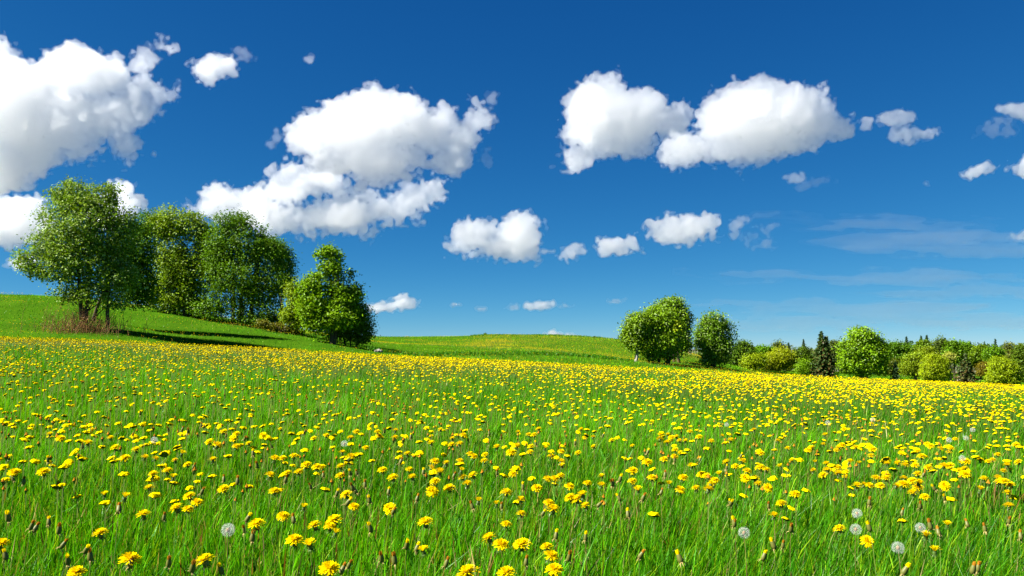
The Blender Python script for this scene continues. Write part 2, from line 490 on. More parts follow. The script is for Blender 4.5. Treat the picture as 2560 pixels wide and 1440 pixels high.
def bud_parts(r):
    g = Geo(); S = 10
    rings = [(0.002, -0.004), (0.0058, 0.000), (0.0066, 0.006), (0.0056, 0.014), (0.0044, 0.019)]
    V, Fq = [], []
    for rad, z in rings:
        for k in range(S): V.append((rad * math.cos(2 * math.pi * k / S) * (1 + .12 * (k % 2)), rad * math.sin(2 * math.pi * k / S) * (1 + .12 * (k % 2)), z))
    for i in range(len(rings) - 1):
        for k in range(S): Fq.append((i * S + k, i * S + (k + 1) % S, (i + 1) * S + (k + 1) % S, (i + 1) * S + k))
    g.add(V, Fq)
    gt = Geo()
    for k in range(26):
        az = k * 2.4; o_ = np.array([math.cos(az), math.sin(az), 0]); sd = np.array([-math.sin(az), math.cos(az), 0]); q = .0045 * math.sqrt((k + .5) / 26)
        h = r.uniform(.006, .0115)
        strip(gt, [o_ * q + (0, 0, .016), o_ * q * 1.15 + (0, 0, .019 + h * .5), o_ * q * 1.1 + (0, 0, .019 + h)], [.0018, .0022, .0012], sd)
    gb = Geo()
    for k in range(5):
        az = k * 2 * math.pi / 5 + r.normal(0, .5); o_ = np.array([math.cos(az), math.sin(az), 0]); sd = np.array([-math.sin(az), math.cos(az), 0])
        strip(gb, [o_ * .005 + (0, 0, .000), o_ * .0105 + (0, 0, -.003), o_ * .013 + (0, 0, -.010)], [.0032, .0026, .0008], sd)
    return g, gt, gb

def seed_meshes(r):
    g = Geo(); n = 120
    for i in range(n):
        zc = 1 - 2 * (i + .5) / n
        if zc < -0.85: continue
        rr = math.sqrt(1 - zc * zc); az = i * 2.39996
        d = np.array([rr * math.cos(az), rr * math.sin(az), zc]); Rr = 0.0195 * r.uniform(.95, 1.04)
        a = np.cross(d, (.3, .5, .81)); a /= np.linalg.norm(a); b = np.cross(d, a)
        strip(g, [d * .004, d * Rr * .8], [.00012, .00012], a)
        for k in range(6):
            an = 2 * math.pi * k / 6 + r.random(); o_ = a * math.cos(an) + b * math.sin(an)
            strip(g, [d * Rr * .8, d * Rr * 1.06 + o_ * .0052], [.00020, .00016], np.cross(d, o_))
    c = Geo(); tube(c, [(0, 0, -.006), (0, 0, -.004), (0, 0, 0), (0, 0, .004), (0, 0, .0055)], [.001, .0034, .0048, .0034, .0008], 8)
    return g.mesh("seed_puff", M_SEED), c.mesh("seed_core", M_CORE, True)

rf = np.random.default_rng(77)
HEADS = [open_head(rf) for _ in range(6)]
HALF = [open_head(rf, 0.5, 60) for _ in range(3)]
CALYX = [calyx_mesh(rf) for _ in range(3)]
STEMS = [stem_mesh(rf, M_STEM) for _ in range(8)] + [stem_mesh(rf, M_STEM_RED) for _ in range(3)]
_b = [bud_parts(rf) for _ in range(4)]
M_SHEATH = mat_simple("bud_sheath", (0.095, 0.10, 0.018), gloss=0.03, vary=0.3)
BUDS = [x[0].mesh("green_sheath", M_SHEATH, True) for x in _b]
TIPS_O = [x[1].mesh("closed_petals", M_PETAL_OLD) for x in _b]
TIPS_Y = [x[1].mesh("closed_petals", M_PETAL) for x in _b]
BRACTS = [x[2].mesh("dry_bract", M_BRACT) for x in _b]
SEEDS = [seed_meshes(rf) for _ in range(2)]

# photo positions read off enlarged crops: (crop x, crop y) at 3.2x (3.27x in C), offsets added below
OPEN_A = "35,100 55,220 110,130 205,88 250,180 285,42 455,72 400,275 485,312 555,145 700,205 705,345 730,240 885,65 885,305 925,385 1000,470b 1090,400 1160,460 1245,470 1360,190 1400,485 1455,430h 1500,520 1545,68 1625,115 1630,150 1735,150 1810,118 1740,365b 1675,340 1785,258 1870,320 1890,275 1890,375 1990,350 2105,285f 2110,225 2245,235 2005,115 1980,165 2010,70 2105,85 2275,70 2260,100 2300,130 2345,62 2410,35 2460,110 2510,310 2540,195 2200,470 2260,470 2350,450 2535,540 2300,590 2160,605 2390,580 2450,525 2195,735 2430,860h 2265,935 2055,1000 1225,595 1340,570 1385,620h 1195,705 1790,715 1515,775 1415,870b 1505,880 1575,825b 835,760h 1000,780h 1150,920 805,1072 1040,1285b 1640,1290 2355,1130b 2480,1165h 115,585 350,580 70,465h 10,1155 1705,480 2520,1010 615,1385 1900,85 1885,25 1625,20 1225,20 1270,45 780,65"
OPEN_B = "25,185 80,200 120,155 165,205 50,285 45,70 100,40 140,25 290,255 245,305 180,420 250,455 295,445 165,535b 15,540 315,110 365,385 380,45 430,65 435,168 460,255 470,290 530,88 605,245 600,305b 580,165 650,200 680,135 725,100 790,75 835,35 840,110 790,185 860,150 795,230 855,195 920,135 890,295 890,345 980,25 990,165 1000,205 1030,190 965,240 1060,310 1055,360 1120,350 1145,50 1160,225 1205,130 1145,285 1010,90 1100,65 1280,185 1330,228 1305,145 1200,435 1230,455 920,495 895,540 960,575b 1120,490 1010,505 1320,440 1315,490 1130,565h 1140,620 1225,605 1180,675 715,560 740,620 585,625 700,432 500,565 160,610 210,762 270,860 920,655 900,735f 1035,710 1415,378 1530,425b 1575,370 1585,258 1590,220 1670,280 1715,280 1750,235 1760,178 1690,375 1680,420 1800,385h 1850,455 1930,415 1930,495 1525,120 1475,87 1510,90 1545,60 1650,95 1740,80 1850,20 1910,130 1955,90 2055,165 2055,115 2090,235 2120,305 2185,298 2335,325 2190,375 2195,160 2210,90 2090,45 2450,150 2500,370 2065,425 1550,570 1545,595 1820,635 1880,635 1925,610 1935,530h 1735,710b 1490,745 1995,695 2140,670 2255,680 2255,615h 1605,800 1265,810h 1410,835h 2000,785 2100,760 2055,800b 2125,850 1830,830 1865,880b 1610,915 1490,1000 845,985 560,870f 115,970b 80,1020 125,1065h 75,1360b 1355,1110b 1450,1165b 1615,1165b 1815,1180 1850,1255b 1875,1365 1185,1390b 1490,1390b 825,1210h"
OPEN_C = "200,585b 200,670 245,740h 320,515b 360,640 460,490 545,465 550,410 595,435 685,540b 615,640b 500,690h 590,740 765,615b 720,725 840,690h 825,735 875,660 910,610h 430,285 490,285 425,322 485,350 560,305 520,310 585,335 635,335 670,262 745,305 845,340 675,185 755,175 590,195 808,135 530,120 470,107 315,110 275,105 355,165 495,25 410,25 680,62 645,40"
OPEN_D = "145,288 215,322 180,500 250,535 310,490 345,572b 330,628f 20,610 60,675 85,650 435,675 510,705f 35,715 610,535h 405,630 500,560 450,545 400,240 405,160 335,158 225,135 170,97 375,90 295,78 505,180 520,140 590,328 455,430 670,388 835,405 865,383 705,490h 730,760 620,835 755,148 725,175 785,195 845,230 955,355 965,280 980,510 985,565 875,565 890,500h 955,605 1060,405 1080,385 1105,365 1055,228 1080,225 1155,200 1120,235 1215,380 1240,205 1265,200 1165,495 1240,510h 1080,590 1140,580 1130,620 1070,545 1225,690 1280,680 1325,690 1375,630b 1410,690 1455,630 1460,605 1600,630 1665,650 1720,665 1540,690 1595,680b 1710,705b 1670,745 1765,780 1340,450 1330,380 1350,398 1460,485 1465,512 1550,510 1580,428 1610,525 1690,525 1710,595 1795,545 1710,410 1740,455 1785,355 1810,372 1895,392 1975,390 1960,420 1925,690f 1920,530 1965,530 2045,570 2085,555 2085,597 2095,495 2060,500 2010,315 1945,235 2210,485 2275,495 2310,480 2350,440 2425,525 2395,570 2450,565h 2240,632 2350,625 2355,660 2400,655 2455,685 2430,745 2210,718h 2515,500 2495,362 560,925 1085,1035b 1305,1135f 1775,1090h 1845,1210h 1945,1000h 2440,850"
BUD_A = "385,495y 70,965y 390,1000y 270,1050 245,1030 470,1065 660,385 1350,250 1455,245 1505,265 1610,215 1545,550 1310,960 950,900 1970,970y 2015,1130 1960,1060 2350,980 680,1220y 725,1280 1350,1330 1535,1370 545,1310y 1035,1340 50,1270y 1775,1385y 2025,445y 1955,320 1805,300 1245,145y 2180,380 2280,660 2060,540 2430,270 1900,670 1610,750 110,650 190,670 2490,710 490,1180 1790,650 1125,120"
BUD_B = "545,755y 245,600y 295,600 825,595y 400,820y 210,840y 130,765y 1065,620 770,810 690,1185y 765,1210y 225,1340 495,1290 410,1050y 1005,1330 1645,1320 2125,1120y 1885,1110y 1990,1280 600,1310 165,1385 725,310y 515,260 580,910 1450,870 1415,600 1225,870 1355,280 1450,310 1730,365y 2340,690 2220,850 2395,650 1625,715y 2260,290y 2040,360y 360,700 265,720 290,745 640,510 1775,925y 25,620"
BUD_C = "255,1290 600,1325y 165,960y 280,820 100,820y 40,700 95,665y 430,770 465,630 320,440y 545,510 750,500y 1035,1030y 1000,860y 800,250 430,150"
BUD_D = "290,460y 180,555y 205,840y 515,865 565,1185y 630,1180 470,1275y 1880,1080 1330,1045y 1930,800y 1730,865 1850,720y 2440,985 2110,1010 2250,1050 1590,1390y 2185,1370 1580,915 1320,840 695,1050 240,1010 2145,1380 2535,1110 1750,610 1815,1030"
SEED_L = [("A", 1825, 1040, "white seed head near three open dandelions, low in the meadow's left third"), ("A", 1235, 320, "half blown grey seed head standing in grass between buttery dandelions"),
    ("B", 195, 350, "small greyish white seed head beside a dense clump of dandelions"),
    ("D", 180, 197, "tiny white seed head alone in plain grass, far off in the field"), ("D", 990, 182, "tiny seed head among the far dense dandelions, nearer the middle of the field"), ("D", 1350, 157, "farthest tiny seed head, touching a far dandelion"),
    ("D", 2065, 465, "small white seed head just above a yellow dandelion, toward the right edge"), ("D", 1960, 320, "left one of two small far seed heads side by side"), ("D", 2095, 305, "right one of two small far seed heads side by side"), ("D", 2150, 240, "tiny far seed head above the side by side pair"),
    ("D", 1225, 908, "large round seed head on a reddish stem, tallest of the near ones"), ("D", 1215, 1035, "thin see-through seed head right under the large round one"), ("D", 320, 1062, "large near seed head standing apart with no flower beside it"),
    ("D", 1730, 1022, "near seed head with a half closed dandelion just below it"), ("D", 1552, 1182, "lowest near seed head, lower right of the spread open dandelion")]
OFF = {"A": (0, 1000, 3.2), "B": (800, 1000, 3.2), "C": (1520, 1000, 3.272), "D": (1760, 1000, 3.2)}

def parse(txt, key):
    ox, oy, s = OFF[key]
    out_ = []
    for tok in txt.split():
        a, b = tok.split(",")
        mk = b[-1] if b[-1].isalpha() else ""
        out_.append((ox + float(a) / s, oy + float(b.rstrip("abcdefghijklmnopqrstuvwxyz")) / s, mk))
    return out_

HEAD_D = 0.041      # usual width of an open flower, metres
def place(px, py, r, dpx=None):
    """point in space of a head seen at a pixel: on the sight line, where it is the usual height above the ground"""
    h = r.uniform(0.255, 0.345)
    return hit_ground(px, py, 0.9, 30.0, lift=h)

opens = [(*p, k) for t, k in ((OPEN_A, "A"), (OPEN_B, "B"), (OPEN_C, "C"), (OPEN_D, "D")) for p in parse(t, k)]
buds = [(*p, k) for t, k in ((BUD_A, "A"), (BUD_B, "B"), (BUD_C, "C"), (BUD_D, "D")) for p in parse(t, k)]
opens.sort(key=lambda p: -p[1])
near_open, more_open = opens[:300], opens[300:]

COLS = ["at the left edge", "in the left quarter", "left of centre", "around the middle", "right of centre", "in the right quarter", "at the right edge"]
def region(px, py):
    c = COLS[min(6, int(px / 2560 * 7))]
    rw = "nearest row" if py > 1320 else "near rows" if py > 1220 else "middle rows" if py > 1120 else "farther rows"
    return rw, c

def build_flower(kind, px, py, mk, r, pos=None):
    p = place(px, py, r) if pos is None else pos
    gz = g1(p[0], p[1])
    root = bpy.data.objects.new("dandelion_flower" if kind == "open" else "dandelion_bud" if kind == "bud" else "dandelion_seed_head", None)
    root.empty_display_size = 0.02
    COL.objects.link(root)
    top = Vector(p)
    si = r.integers(len(STEMS)) if kind != "open" else r.integers(9)
    sm, foot = STEMS[si]
    H = top.z - gz + 0.02
    root.location = (top.x + foot[0] * H, top.y + foot[1] * H, gz)
    off = top - root.location
    st = link("stem", sm, root, off)
    st.scale = (H, H, H) if False else (1, 1, 1)
    st.scale = (H * 0.9, H * 0.9, H)
    off = Vector((foot[0] * -H * .9, foot[1] * -H * .9, top.z - gz)); st.location = off
    root.location = (top.x - off.x, top.y - off.y, gz)
    tilt = Vector((r.normal(0, .22), r.normal(0, .2) - .05, 1)).normalized()
    if kind == "bud": tilt = Vector((r.normal(0.05, .3), r.normal(0, .25), 1)).normalized()
    if mk == "f": tilt = Vector((r.normal(0, .2), -1.0, .75)).normalized()
    q = tilt.to_track_quat('Z', 'Y'); q = q @ Vector((0, 0, 1)).rotation_difference(Vector((0, 0, 1)))
    from mathutils import Quaternion
    q = q @ Quaternion((0, 0, 1), r.uniform(0, 6.28))
    def part(name, me, s):
        o = link(name, me, root, off); o.rotation_mode = 'QUATERNION'; o.rotation_quaternion = q; o.scale = (s, s, s)
        return o
    if kind == "open":
        s = r.uniform(.86, 1.18) * (1.16 if mk == "b" else 1.1 if mk == "f" else 0.92 if mk == "h" else 1.0)
        part("flower_head", (HALF[r.integers(3)] if mk == "h" else HEADS[r.integers(6)]), s)
        part("calyx", CALYX[r.integers(3)], s)
    elif kind == "bud":
        i = r.integers(4); s = r.uniform(.9, 1.25)
        part("green_sheath", BUDS[i], s); part("closed_petals", (TIPS_Y if mk == "y" else TIPS_O)[i], s); part("bract_ring", BRACTS[i], s)
    else:
        a, b = SEEDS[r.integers(2)]; s = r.uniform(.85, 1.0)
        part("seed_puff", a, s); part("seed_core", b, s * 1.35)
    return root

rl = np.random.default_rng(9)
FACE = {"b": "large wide open dandelion", "f": "open dandelion facing the viewer", "h": "half open dandelion", "": "open yellow dandelion"}
PX = np.array([[p[0], p[1]] for p in opens])
SPECIAL = {(1355, 1110, "B"): "leftmost of three large dandelions side by side in the nearest grass", (1450, 1165, "B"): "middle and widest of three large dandelions side by side in the nearest grass",
    (1615, 1165, "B"): "rightmost of three large dandelions side by side in the nearest grass", (1850, 1255, "B"): "large dandelion just below and right of the row of three",
    (1185, 1390, "B"): "left of two big dandelions cut by the photo's bottom edge", (1490, 1390, "B"): "right of two big dandelions cut by the photo's bottom edge", (75, 1360, "B"): "large ragged dandelion at the bottom edge, left of centre",
    (2355, 1130, "A"): "large flat dandelion with a half open one close on its right", (1415, 870, "A"): "left one of a tight clump of big dandelions in near grass", (1575, 825, "A"): "big tilted dandelion on the right of the tight near clump",
    (1740, 365, "A"): "wide bright dandelion at the front of a left side cluster", (2105, 285, "A"): "round dandelion facing the viewer on a long stem above a cluster", (1040, 1285, "A"): "dandelion right behind a blurred brown bud at the bottom edge",
    (1305, 1135, "D"): "spread open dandelion on a bare stem below the seed heads", (1925, 690, "D"): "round dandelion alone in grass facing the viewer, right side", (510, 705, "D"): "star like dandelion facing the viewer beside a dense clump",
    (2055, 800, "B"): "large front dandelion in a touching trio near the centre", (1865, 880, "B"): "big domed dandelion standing clear below the touching trio", (115, 970, "B"): "large overlapping dandelion above a half open one, left of centre"}
SP = {}
for (a, b, k), lab in SPECIAL.items():
    ox, oy, s = OFF[k]; SP[(round(ox + a / s), round(oy + b / s))] = lab
for i, (px, py, mk, k) in enumerate(near_open):
    o = build_flower("open", px, py, mk, rl)
    lab = SP.get((round(px), round(py)))
    if not lab:
        d = np.hypot(*(PX - (px, py)).T); nb = int((d < 42).sum()) - 1
        rw, c = region(px, py)
        how = "standing alone" if nb == 0 else "beside one other" if nb == 1 else "in a loose cluster" if nb < 4 else "in a crowded cluster"
        lab = f"{FACE[mk]} {how} {rw}, {c}"
    tag(o, lab, "dandelion", "open dandelions in the meadow grass")
for px, py, mk, k in buds:
    o = build_flower("bud", px, py, mk, rl)
    rw, c = region(px, py)
    tag(o, ("closed dandelion bud with a yellow tip " if mk == "y" else "closed dandelion bud with a brown withered tip ") + f"{rw}, {c}", "dandelion bud", "closed dandelion buds in the meadow grass")
for k, a, b, lab in SEED_L:
    ox, oy, s = OFF[k]
    o = build_flower("seed", ox + a / s, oy + b / s, "", rl)
    tag(o, lab, "seed head", "white dandelion seed heads")

# ---- the uncounted rest of the flowers, far and near: one object
def far_flowers(x, y, r, lod, old_share=0.10):
    """low flower heads on stems; lod 0: rayed dome, 1: small dome, 2: tiny dome"""
    N = len(x); z = ground(x, y)
    h = r.uniform(0.20, 0.32, N) * (1 - 0.35 * on_mound(x, y))
    rad = np.where(y < 6, 0.0225, 0.0200) * r.uniform(.68, 1.14, N) * (1, 1, 1.12)[lod]
    old = r.random(N) < old_share                     # spent heads, closed and brown
    rad = np.where(old, rad * .42, rad)
    S = (12, 7, 5)[lod]
    an = np.arange(S) * 2 * np.pi / S
    tx_, ty_ = r.normal(0, .22, N), r.normal(0, .22, N)
    ring = []
    prof = (((1.0, 0.0), (0.72, 0.34)), ((1.0, 0.0), (0.66, 0.36)), ((1.0, 0.0),))[lod]
    c0, s0 = np.cos(an)[None], np.sin(an)[None]
    for rr, zz in prof:
        jag = 1 + (0.12 * np.where(np.arange(S) % 2, 1, -1)[None] if rr == 1.0 else 0)
        px_ = rad[:, None] * rr * c0 * jag; py_ = rad[:, None] * rr * s0 * jag
        pz_ = rad[:, None] * zz + px_ * tx_[:, None] + py_ * ty_[:, None] + r.normal(0, .08, (N, S)) * rad[:, None]
        ring.append(np.stack([x[:, None] + px_, y[:, None] + py_, (z + h)[:, None] + pz_], -1))
    tip = np.stack([x, y, z + h + rad * np.where(old, 1.8, .48)], -1)[:, None]
    low = np.stack([x, y, z + h - rad * np.where(old, 2.2, .45)], -1)[:, None]
    V = np.concatenate(ring + [tip, low], 1); m = V.shape[1]
    b = np.arange(N)[:, None] * m
    fr = []
    k2 = (np.arange(S) + 1) % S
    for a in range(len(prof) - 1):
        for k in range(S): fr.append(np.concatenate([b + a * S + k, b + a * S + k2[k], b + (a + 1) * S + k2[k], b + (a + 1) * S + k], 1))
    quads = np.concatenate(fr) if fr else np.zeros((0, 4), int)
    t0 = (len(prof) - 1) * S; T = len(prof) * S
    tris = np.concatenate([np.concatenate([b + t0 + k, b + t0 + k2[k], b + T], 1) for k in range(S)])
    under = np.concatenate([np.concatenate([b + k2[k], b + k, b + T + 1], 1) for k in range(S)])
    # stems: a flat ribbon
    wd = (np.maximum(0.004, (0.35, 0.16)[min(lod, 1)] * y / 804.0) if lod < 2 else np.full(N, 0.004))[:, None]
    sx = np.concatenate([x[:, None] - wd / 2, x[:, None] + wd / 2, x[:, None] + wd / 2, x[:, None] - wd / 2], 1)
    sy = np.repeat(y[:, None], 4, 1) + .002
    sz = np.stack([z, z, z + h - rad * .3, z + h - rad * .3], 1)
    SV = np.stack([sx, sy, sz], -1)
    sq = np.arange(N)[:, None] * 4 + np.arange(4)[None] + V.shape[0] * m
    verts = np.concatenate([V.reshape(-1, 3), SV.reshape(-1, 3)])
    om = np.where(old, 3, 0)
    mi4 = np.concatenate([np.tile(om, len(fr)), np.full(N, 1)])
    mi3 = np.concatenate([np.tile(om, S), np.full(len(under), 0 if lod == 2 else 2)])
    return verts, np.concatenate([tris, under]), np.concatenate([quads, sq]), mi3, mi4

rx = np.random.default_rng(123)
def flower_density(x, y):
    d = 14 + 145 * np.clip(fbm2(x, y, 7.0, 51) - 0.34, 0, 1) * np.clip(fbm2(x, y, 2.2, 55) * 2.6 - 0.75, 0, 1.5)
    d = d * (0.6 + 1.1 * noise2(x, y, 0.7, 57))
    d = d * (1.0 + 0.6 * np.clip(x / y * 1.6 - 0.1, 0, 1))           # thicker to the right
    d = d * np.where(x < 0, 1 + 0.55 * np.clip((y - 7) / 8, 0, 1), 1)
    d = d * (1 + 0.25 * np.exp(-((y - 9) / 6.0) ** 2))
    wob = (fbm2(x, y, 4.0, 77) - .5) * 11
    on = on_mound(x, y + wob + 2.0)
    d = d * (1 - on) + on * 42.0 * np.clip(noise2(x, y, 2.6, 61) * 2.2 - 0.9, 0, 1) * (0.45 + 0.75 * (y > 56) + 0.6 * np.exp(-np.clip(y - 40, 0, 50) / 4))
    far = (y + wob > 50) & (x > -14) & (x < 14 + (y - 60) * .25)
    band = np.clip((y - 76 + wob) / 5, 0, 1) * np.clip((108 - y + wob) / 5, 0, 1)
    d = np.where(far, d * (0.2 + 1.5 * band), d)
    rim = np.clip((np.interp(x, [-5, 0, 13, 33, 57, 70], [54, 54, 80, 88, 92, 94]) - y + wob * 1.5) / 7.0, 0, 1)
    d = np.where(far, d, d * np.where(x > -5, rim, 1))
    return d
pieces = []
for lod, (y0, y1), cap in ((0, (1.4, 9.0), 1.0), (1, (9.0, 28.0), 0.95), (2, (28.0, 112.0), 0.34)):
    n0 = 240.0
    fx, fy = field_points(n0, 1e9, 0, y0, y1, rx, 1.12)
    dens = flower_density(fx, fy) * cap
    near_fade = np.clip((fy - 3.0) / 1.4, 0.0, 1.0)                     # the near heads are objects of their own
    keepf = rx.random(len(fx)) * n0 < dens * near_fade
    fx, fy = fx[keepf], fy[keepf]
    pieces.append(far_flowers(fx, fy, rx, lod))
    print("far flowers", lod, len(fx))
ox_, oy_ = field_points(24.0, 1e9, 0, 3.4, 9.0, rx, 1.1)
keepf = rx.random(len(ox_)) < np.clip(fbm2(ox_, oy_, 0.9, 83) * 2.6 - 0.9, 0, 1)
pieces.append(far_flowers(ox_[keepf], oy_[keepf], rx, 1, 1.0))
mo = np.array([place(p[0], p[1], rl) for p in more_open])
if len(mo): pieces.append(far_flowers(mo[:, 0], mo[:, 1], rx, 0))
off_, VV, T3, T4, I3, I4 = 0, [], [], [], [], []
for v, t3, t4, i3, i4 in pieces:
    VV.append(v); T3.append(t3 + off_); T4.append(t4 + off_); I3.append(i3); I4.append(i4); off_ += len(v)
me = mesh_np("dandelions", np.concatenate(VV), [np.concatenate(T3), np.concatenate(T4)], [M_PETAL, M_STEM, M_CALYX, M_PETAL_OLD], mat_index=np.concatenate(I3 + I4))
tag(link("dandelions", me), "thousands of small yellow dandelions spread over the farther meadow", "dandelions", kind="stuff")
# ------------------------------------------------------------------ trees and shrubs
LEAF = leaf_mat("tree_leaf", 0.33, 0.010, 0.4, (1.2, 1.15, 0.4))
NEEDLE = leaf_mat("needle", 0.12, 0.03, 0.5)

def bark_mat(name, c1, c2, sc_=6.0):
    m, n, o = new_mat(name)
    tc = node(n, "ShaderNodeTexCoord"); nz = node(n, "ShaderNodeTexNoise", Scale=sc_, Detail=6.0, Roughness=0.7)
    mp = node(n, "ShaderNodeMapping"); mp.inputs["Scale"].default_value = (1, 1, 0.25)
    r = node(n, "ShaderNodeValToRGB"); r.color_ramp.elements[0].color = (*c1, 1); r.color_ramp.elements[1].color = (*c2, 1)
    r.color_ramp.elements[0].position = .35; r.color_ramp.elements[1].position = .65
    d = node(n, "ShaderNodeBsdfDiffuse")
    n.links.new(tc.outputs["Object"], mp.inputs["Vector"]); n.links.new(mp.outputs[0], nz.inputs["Vector"])
    n.links.new(nz.outputs["Fac"], r.inputs["Fac"]); n.links.new(r.outputs["Color"], d.inputs["Color"]); n.links.new(d.outputs[0], o.inputs["Surface"])
    return m
BARK = bark_mat("dark_bark", (0.035, 0.026, 0.018), (0.09, 0.07, 0.05))
BARK_PALE = bark_mat("pale_bark", (0.13, 0.11, 0.085), (0.42, 0.39, 0.34), 4.0)
BARK_GREY = bark_mat("grey_bark", (0.10, 0.085, 0.065), (0.22, 0.19, 0.15))

def unit(v):
    return v / (np.linalg.norm(v, axis=-1, keepdims=True) + 1e-9)

def leaf_quads(P, Nrm, size, r, aspect=0.62, droop=None):
    """one four-cornered leaf per point, folded a little along its middle"""
    N = len(P)
    t = unit(np.cross(Nrm, r.normal(0, 1, (N, 3))))
    if droop is not None: t = unit(t + droop)
    b = unit(np.cross(Nrm, t))
    L = (size * r.uniform(.65, 1.3, N))[:, None]
    V = np.stack([P - t * L * .5, P + b * L * aspect * .5 + Nrm * L * .08, P + t * L * .5, P - b * L * aspect * .5 + Nrm * L * .08], 1)
    i = np.arange(N)[:, None] * 4
    return V.reshape(-1, 3), np.concatenate([i + np.array([[0, 1, 2, 3]])])

def tag_tree(o, label, cat, group):
    tag(o, label, cat, group)

def broadleaf(kind, label, Y, base, lobes, tint, leaf=0.13, n=9000, clump=0.34, per=26, bark=None, stems=((0, 0),), trunk_r=0.10, limbs=14,
              pale=0.0, tip=(0.5, 0.25), seed=1, cat="tree", group="leafy trees", inner=0.45, depth=0.85, upright=0.0, dark_tint=None, bare=0, gaps=0.2):
    """lobes: (px, py, rx, ry[, dy]) of the crown as the photo shows it; they are placed at depth Y (+dy metres)"""
    r = np.random.default_rng(seed)
    s = Y / F_PX
    n = int(n * 2.1); leaf = leaf * 0.95; clump = clump * 0.85
    tint = np.array(tint) * np.array([1.95, 1.52, 0.55])
    b = at(base, 900, Y); bz = g1(b[0], Y); b = np.array([b[0], Y, bz])
    root = bpy.data.objects.new(kind, None); root.empty_display_size = 0.5; COL.objects.link(root); root.location = b
    L = np.array([l if len(l) == 5 else (*l, 0.0) for l in lobes], float)
    C = np.array([at(l[0], l[1], Y) + np.array([0, l[4], 0]) for l in L])
    Rr = np.stack([L[:, 2] * s, np.minimum(L[:, 2], L[:, 3] * 1.3) * s * depth, L[:, 3] * s], 1)
    Rr = np.maximum(Rr - clump * 0.75, Rr * 0.45)     # the sprays reach past the limbs that carry them
    vol = Rr.prod(1) ** (0.72); vol /= vol.sum()
    nc = max(8, int(n / per))
    li = r.choice(len(L), nc, p=vol)
    d = unit(r.normal(0, 1, (nc, 3)))
    rad = (inner ** 3 + (1 - inner ** 3) * r.random(nc)) ** (1 / 3.0)
    rad *= 1 + 0.10 * r.normal(0, 1, nc)
    cc = C[li] + d * rad[:, None] * Rr[li]
    hole = noise2(cc[:, 0] + cc[:, 1] * .7, cc[:, 2] + cc[:, 1] * .3, max(.55, 14 * s), seed) < gaps
    cc, d, li = cc[~hole], d[~hole], li[~hole]
    nc = len(cc)
    k = per
    off = r.normal(0, 1, (nc, k, 3)) * clump * np.array([1, 1, 0.72]) * r.uniform(.6, 1.25, (nc, 1, 1))
    P = (cc[:, None] + off).reshape(-1, 3)
    outd = np.repeat(d, k, 0)
    gz = ground(P[:, 0], P[:, 1])
    keep = P[:, 2] > gz + 0.05
    nrm = unit(outd * 0.55 + np.array([0, 0, .55 + upright]) + r.normal(0, .62, P.shape))
    col = np.array(tint)[None] * (0.6 + 0.75 * np.repeat(r.random(nc), k))[:, None] * (0.8 + 0.4 * r.random((len(P), 1)))
    yl = np.repeat(r.random(nc) ** 2.2, k)[:, None] * tip[0]
    col = col * (1 - yl) + col * np.array([1.75, 1.35, 0.8]) * yl
    if pale:
        pl = r.random(len(P)) < pale
        col[pl] = np.array([0.27, 0.36, 0.13]) * (0.8 + 0.5 * r.random((pl.sum(), 1)))
    if dark_tint is not None:                      # a shoot of another colour on part of the crown
        (dx, dy, dr), dc = dark_tint
        q = np.hypot(P[:, 0] - at(dx, dy, Y)[0], P[:, 2] - at(dx, dy, Y)[2]) < dr * s
        col[q] = np.array(dc) * np.array([1.95, 1.52, 0.55]) * (0.75 + 0.5 * r.random((q.sum(), 1)))
    P, nrm, col = P[keep], nrm[keep], col[keep]
    v, q = leaf_quads(P - b, nrm, leaf, r)
    me = mesh_np("crown", v, q, LEAF, np.repeat(col, 4, 0))
    link("crown", me, root)
    # stems and limbs
    g = Geo()
    top = C[np.argmax(C[:, 2])]
    for sx, lean in stems:
        p0 = np.array([sx * s, r.normal(0, .12), -0.15])
        e = (C[r.integers(len(C))] * .35 + top * .65) - b
        e = e + np.array([sx * s * 1.2 + lean, 0, 0])
        pts = [p0 + (e - p0) * t + np.array([math.sin(t * 4 + sx) * .1 * (1 if t > .05 else 0), r.normal(0, .05), 0]) for t in np.linspace(0, 1, 8)]
        tr = trunk_r * r.uniform(.8, 1.15)
        tube(g, pts, np.linspace(tr * 1.25, tr * .25, 8), 8)
        for _ in range(max(2, limbs // len(stems))):
            t = r.uniform(.12, .8); a0 = p0 + (e - p0) * t
            tgt = cc[r.integers(nc)] - b
            if tgt[2] < a0[2] + .1: tgt[2] = a0[2] + r.uniform(.1, .5)
            mid = (a0 + tgt) / 2 + np.array([0, 0, -.12]) + r.normal(0, .12, 3)
            tube(g, [a0, (a0 + mid) / 2 + r.normal(0, .04, 3), mid, (mid + tgt) / 2, tgt], np.array([.42, .32, .24, .16, .07]) * tr * (1 - t * .5), 5)
    for _ in range(bare):
        a0 = np.array([r.normal(0, .5), r.normal(0, .4), -.05]); hgt_ = r.uniform(.6, 1.9)
        tube(g, [a0, a0 + np.array([r.normal(0, .12), r.normal(0, .12), hgt_ * .5]), a0 + np.array([r.normal(0, .35), r.normal(0, .3), hgt_])], [.014, .011, .005], 4)
    link("trunk", g.mesh("trunk", bark or BARK, True), root)
    tag_tree(root, label, cat, group)
    return root

